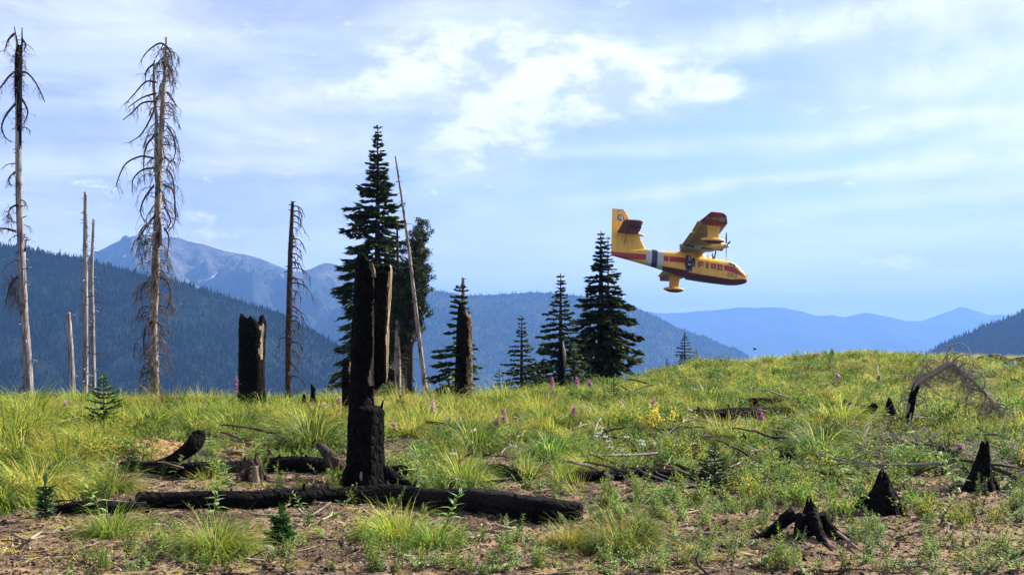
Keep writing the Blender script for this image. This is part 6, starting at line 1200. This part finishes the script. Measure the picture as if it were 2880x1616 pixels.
def rock(label, px, py, w, h, seed, mat, d=None, deep=.8, cat='rock', name='rock'):
    g = gpy(px, py) if d is None else gp(px, d); s = g.y / F; r = np.random.default_rng(seed); n = 12; A, B_ = np.meshgrid(np.linspace(0, 2 * np.pi, n, endpoint=False), np.linspace(-.5, np.pi / 2, 7)); k = 1 + .28 * fbm(np.cos(A) * 1.6 + seed, B_ * 1.3 + np.sin(A) * 1.6, 3, seed)
    V = np.stack([np.cos(A) * np.cos(B_) * k * w / 2 * s, np.sin(A) * np.cos(B_) * k * w / 2 * s * deep, np.sin(B_) * k * h * s], -1).reshape(-1, 3); i, j = np.meshgrid(np.arange(6), np.arange(n), indexing='ij'); f = np.stack([i * n + j, i * n + (j + 1) % n, (i + 1) * n + (j + 1) % n, (i + 1) * n + j], -1).reshape(-1, 4)
    o = MB().add(V, f).build(name, M[mat], smooth=False, loc=g); tag(o, label, cat); return o
rock('small pale stone on top of the dark soil heap at the right skyline', 2791, 1008, 14, 14, 1, 'pale_rock', 37)
rock('pointed pale stone on the near face of the dark soil heap', 2848, 1036, 30, 16, 2, 'pale_rock', 33)
rock('flat grey stone left below the dark soil heap', 2780, 1040, 46, 12, 3, 'rock', 33); rock('grey stone between the pale pointed stone and the heap', 2822, 1044, 30, 12, 4, 'rock', 32)
rock('flat pale stone in the grass at the right edge', 2862, 1052, 26, 8, 5, 'rock', 31)
rock('white angular stone on the soil bank beside the black curved root', 594, 1258, 16, 18, 6, 'pale_rock', 12.9); rock('grey flat stone at the bottom edge left of the small round fir', 748, 1552, 50, 16, 7, 'rock'); rock('rounded grey stone on the soil left of the yarrow', 1500, 1288, 34, 26, 8, 'rock'); rock('small white stone against the foot of the hollow stump, right side', 1215, 1352, 12, 16, 9, 'pale_rock')
M['heap'] = bark('dark_earth', [(.02, .013, .012), (.07, .045, .035), (.04, .028, .022)], (3, 3, 3), .95, .9, .08)
for k, (lb, a, w_, h_, d_) in enumerate([('dark bare soil heap at the right skyline', 2790, 110, 26, 35.5), ('second dark soil heap reaching the right edge', 2872, 90, 24, 34)]): rock(lb, a, 1020, w_, h_, 20 + k, 'heap', d_, .7, 'soil heap', 'soil_heap')
M['bank'] = bark('orange_soil_bank', [(.10, .05, .025), (.42, .26, .125), (.26, .15, .07)], (4, 4, 4), .95, 1.0, .05)
for k, (lb, a, b, w_, h_) in enumerate([('orange bare soil bank below the crest at the left', 385, 1292, 230, 34), ('smaller orange soil mound right of the black curved root', 640, 1285, 130, 20)]):
    g = gpy(a, b); s = g.y / F; n, m_ = 60, 26; X_, Y_ = np.meshgrid(np.linspace(-1, 1, n), np.linspace(-1, 1, m_), indexing='ij'); hh = np.clip(1 - X_ ** 2 - Y_ ** 2, 0, 1) ** .6; Xw, Yw_ = g.x + X_ * w_ * s / 2, g.y + .5 + Y_ * .6; Zw_ = ground_z(Xw, Yw_) - .03 + hh * h_ * s * (1 + .9 * fbm(Xw * 3, Yw_ * 3, 4, 5)) + .05 * fbm(Xw * 9, Yw_ * 9, 3, 3) * hh
    V = np.stack([Xw - g.x, Yw_ - g.y, Zw_ - g.z], -1).reshape(-1, 3); i, j = np.meshgrid(np.arange(n - 1), np.arange(m_ - 1), indexing='ij'); f = np.stack([i * m_ + j, (i + 1) * m_ + j, (i + 1) * m_ + j + 1, i * m_ + j + 1], -1).reshape(-1, 4); o = MB().add(V, f).build('soil_bank', M['bank'], loc=g); tag(o, lb, 'soil bank')
# ---- the small bird far off above the slope
bt = thing('flying_bird', 'tiny dark bird in flight over the hazy valley', 'bird', P(2122, 982, 60)); MB().add(*tube([(-.09, 0, -.02), (-.03, 0, 0), (.05, 0, .01), (.10, 0, .01), (.13, 0, 0)], [.008, .03, .035, .022, .004], 8)).build('body', M['cinder'], bt)
for s in (-1, 1): MB().add([(.06, 0, .02), (-.03, 0, .02), (-.05, s * .14, .07), (.03, s * .12, .08), (-.06, s * .26, .05), (.06, 0, .035), (-.03, 0, .03), (-.05, s * .14, .08), (.03, s * .12, .09)], [np.array([[0, 1, 2, 3], [5, 8, 7, 6]]), np.array([[3, 2, 4], [8, 4, 7]])]).build('wing', M['cinder'], bt, smooth=False)
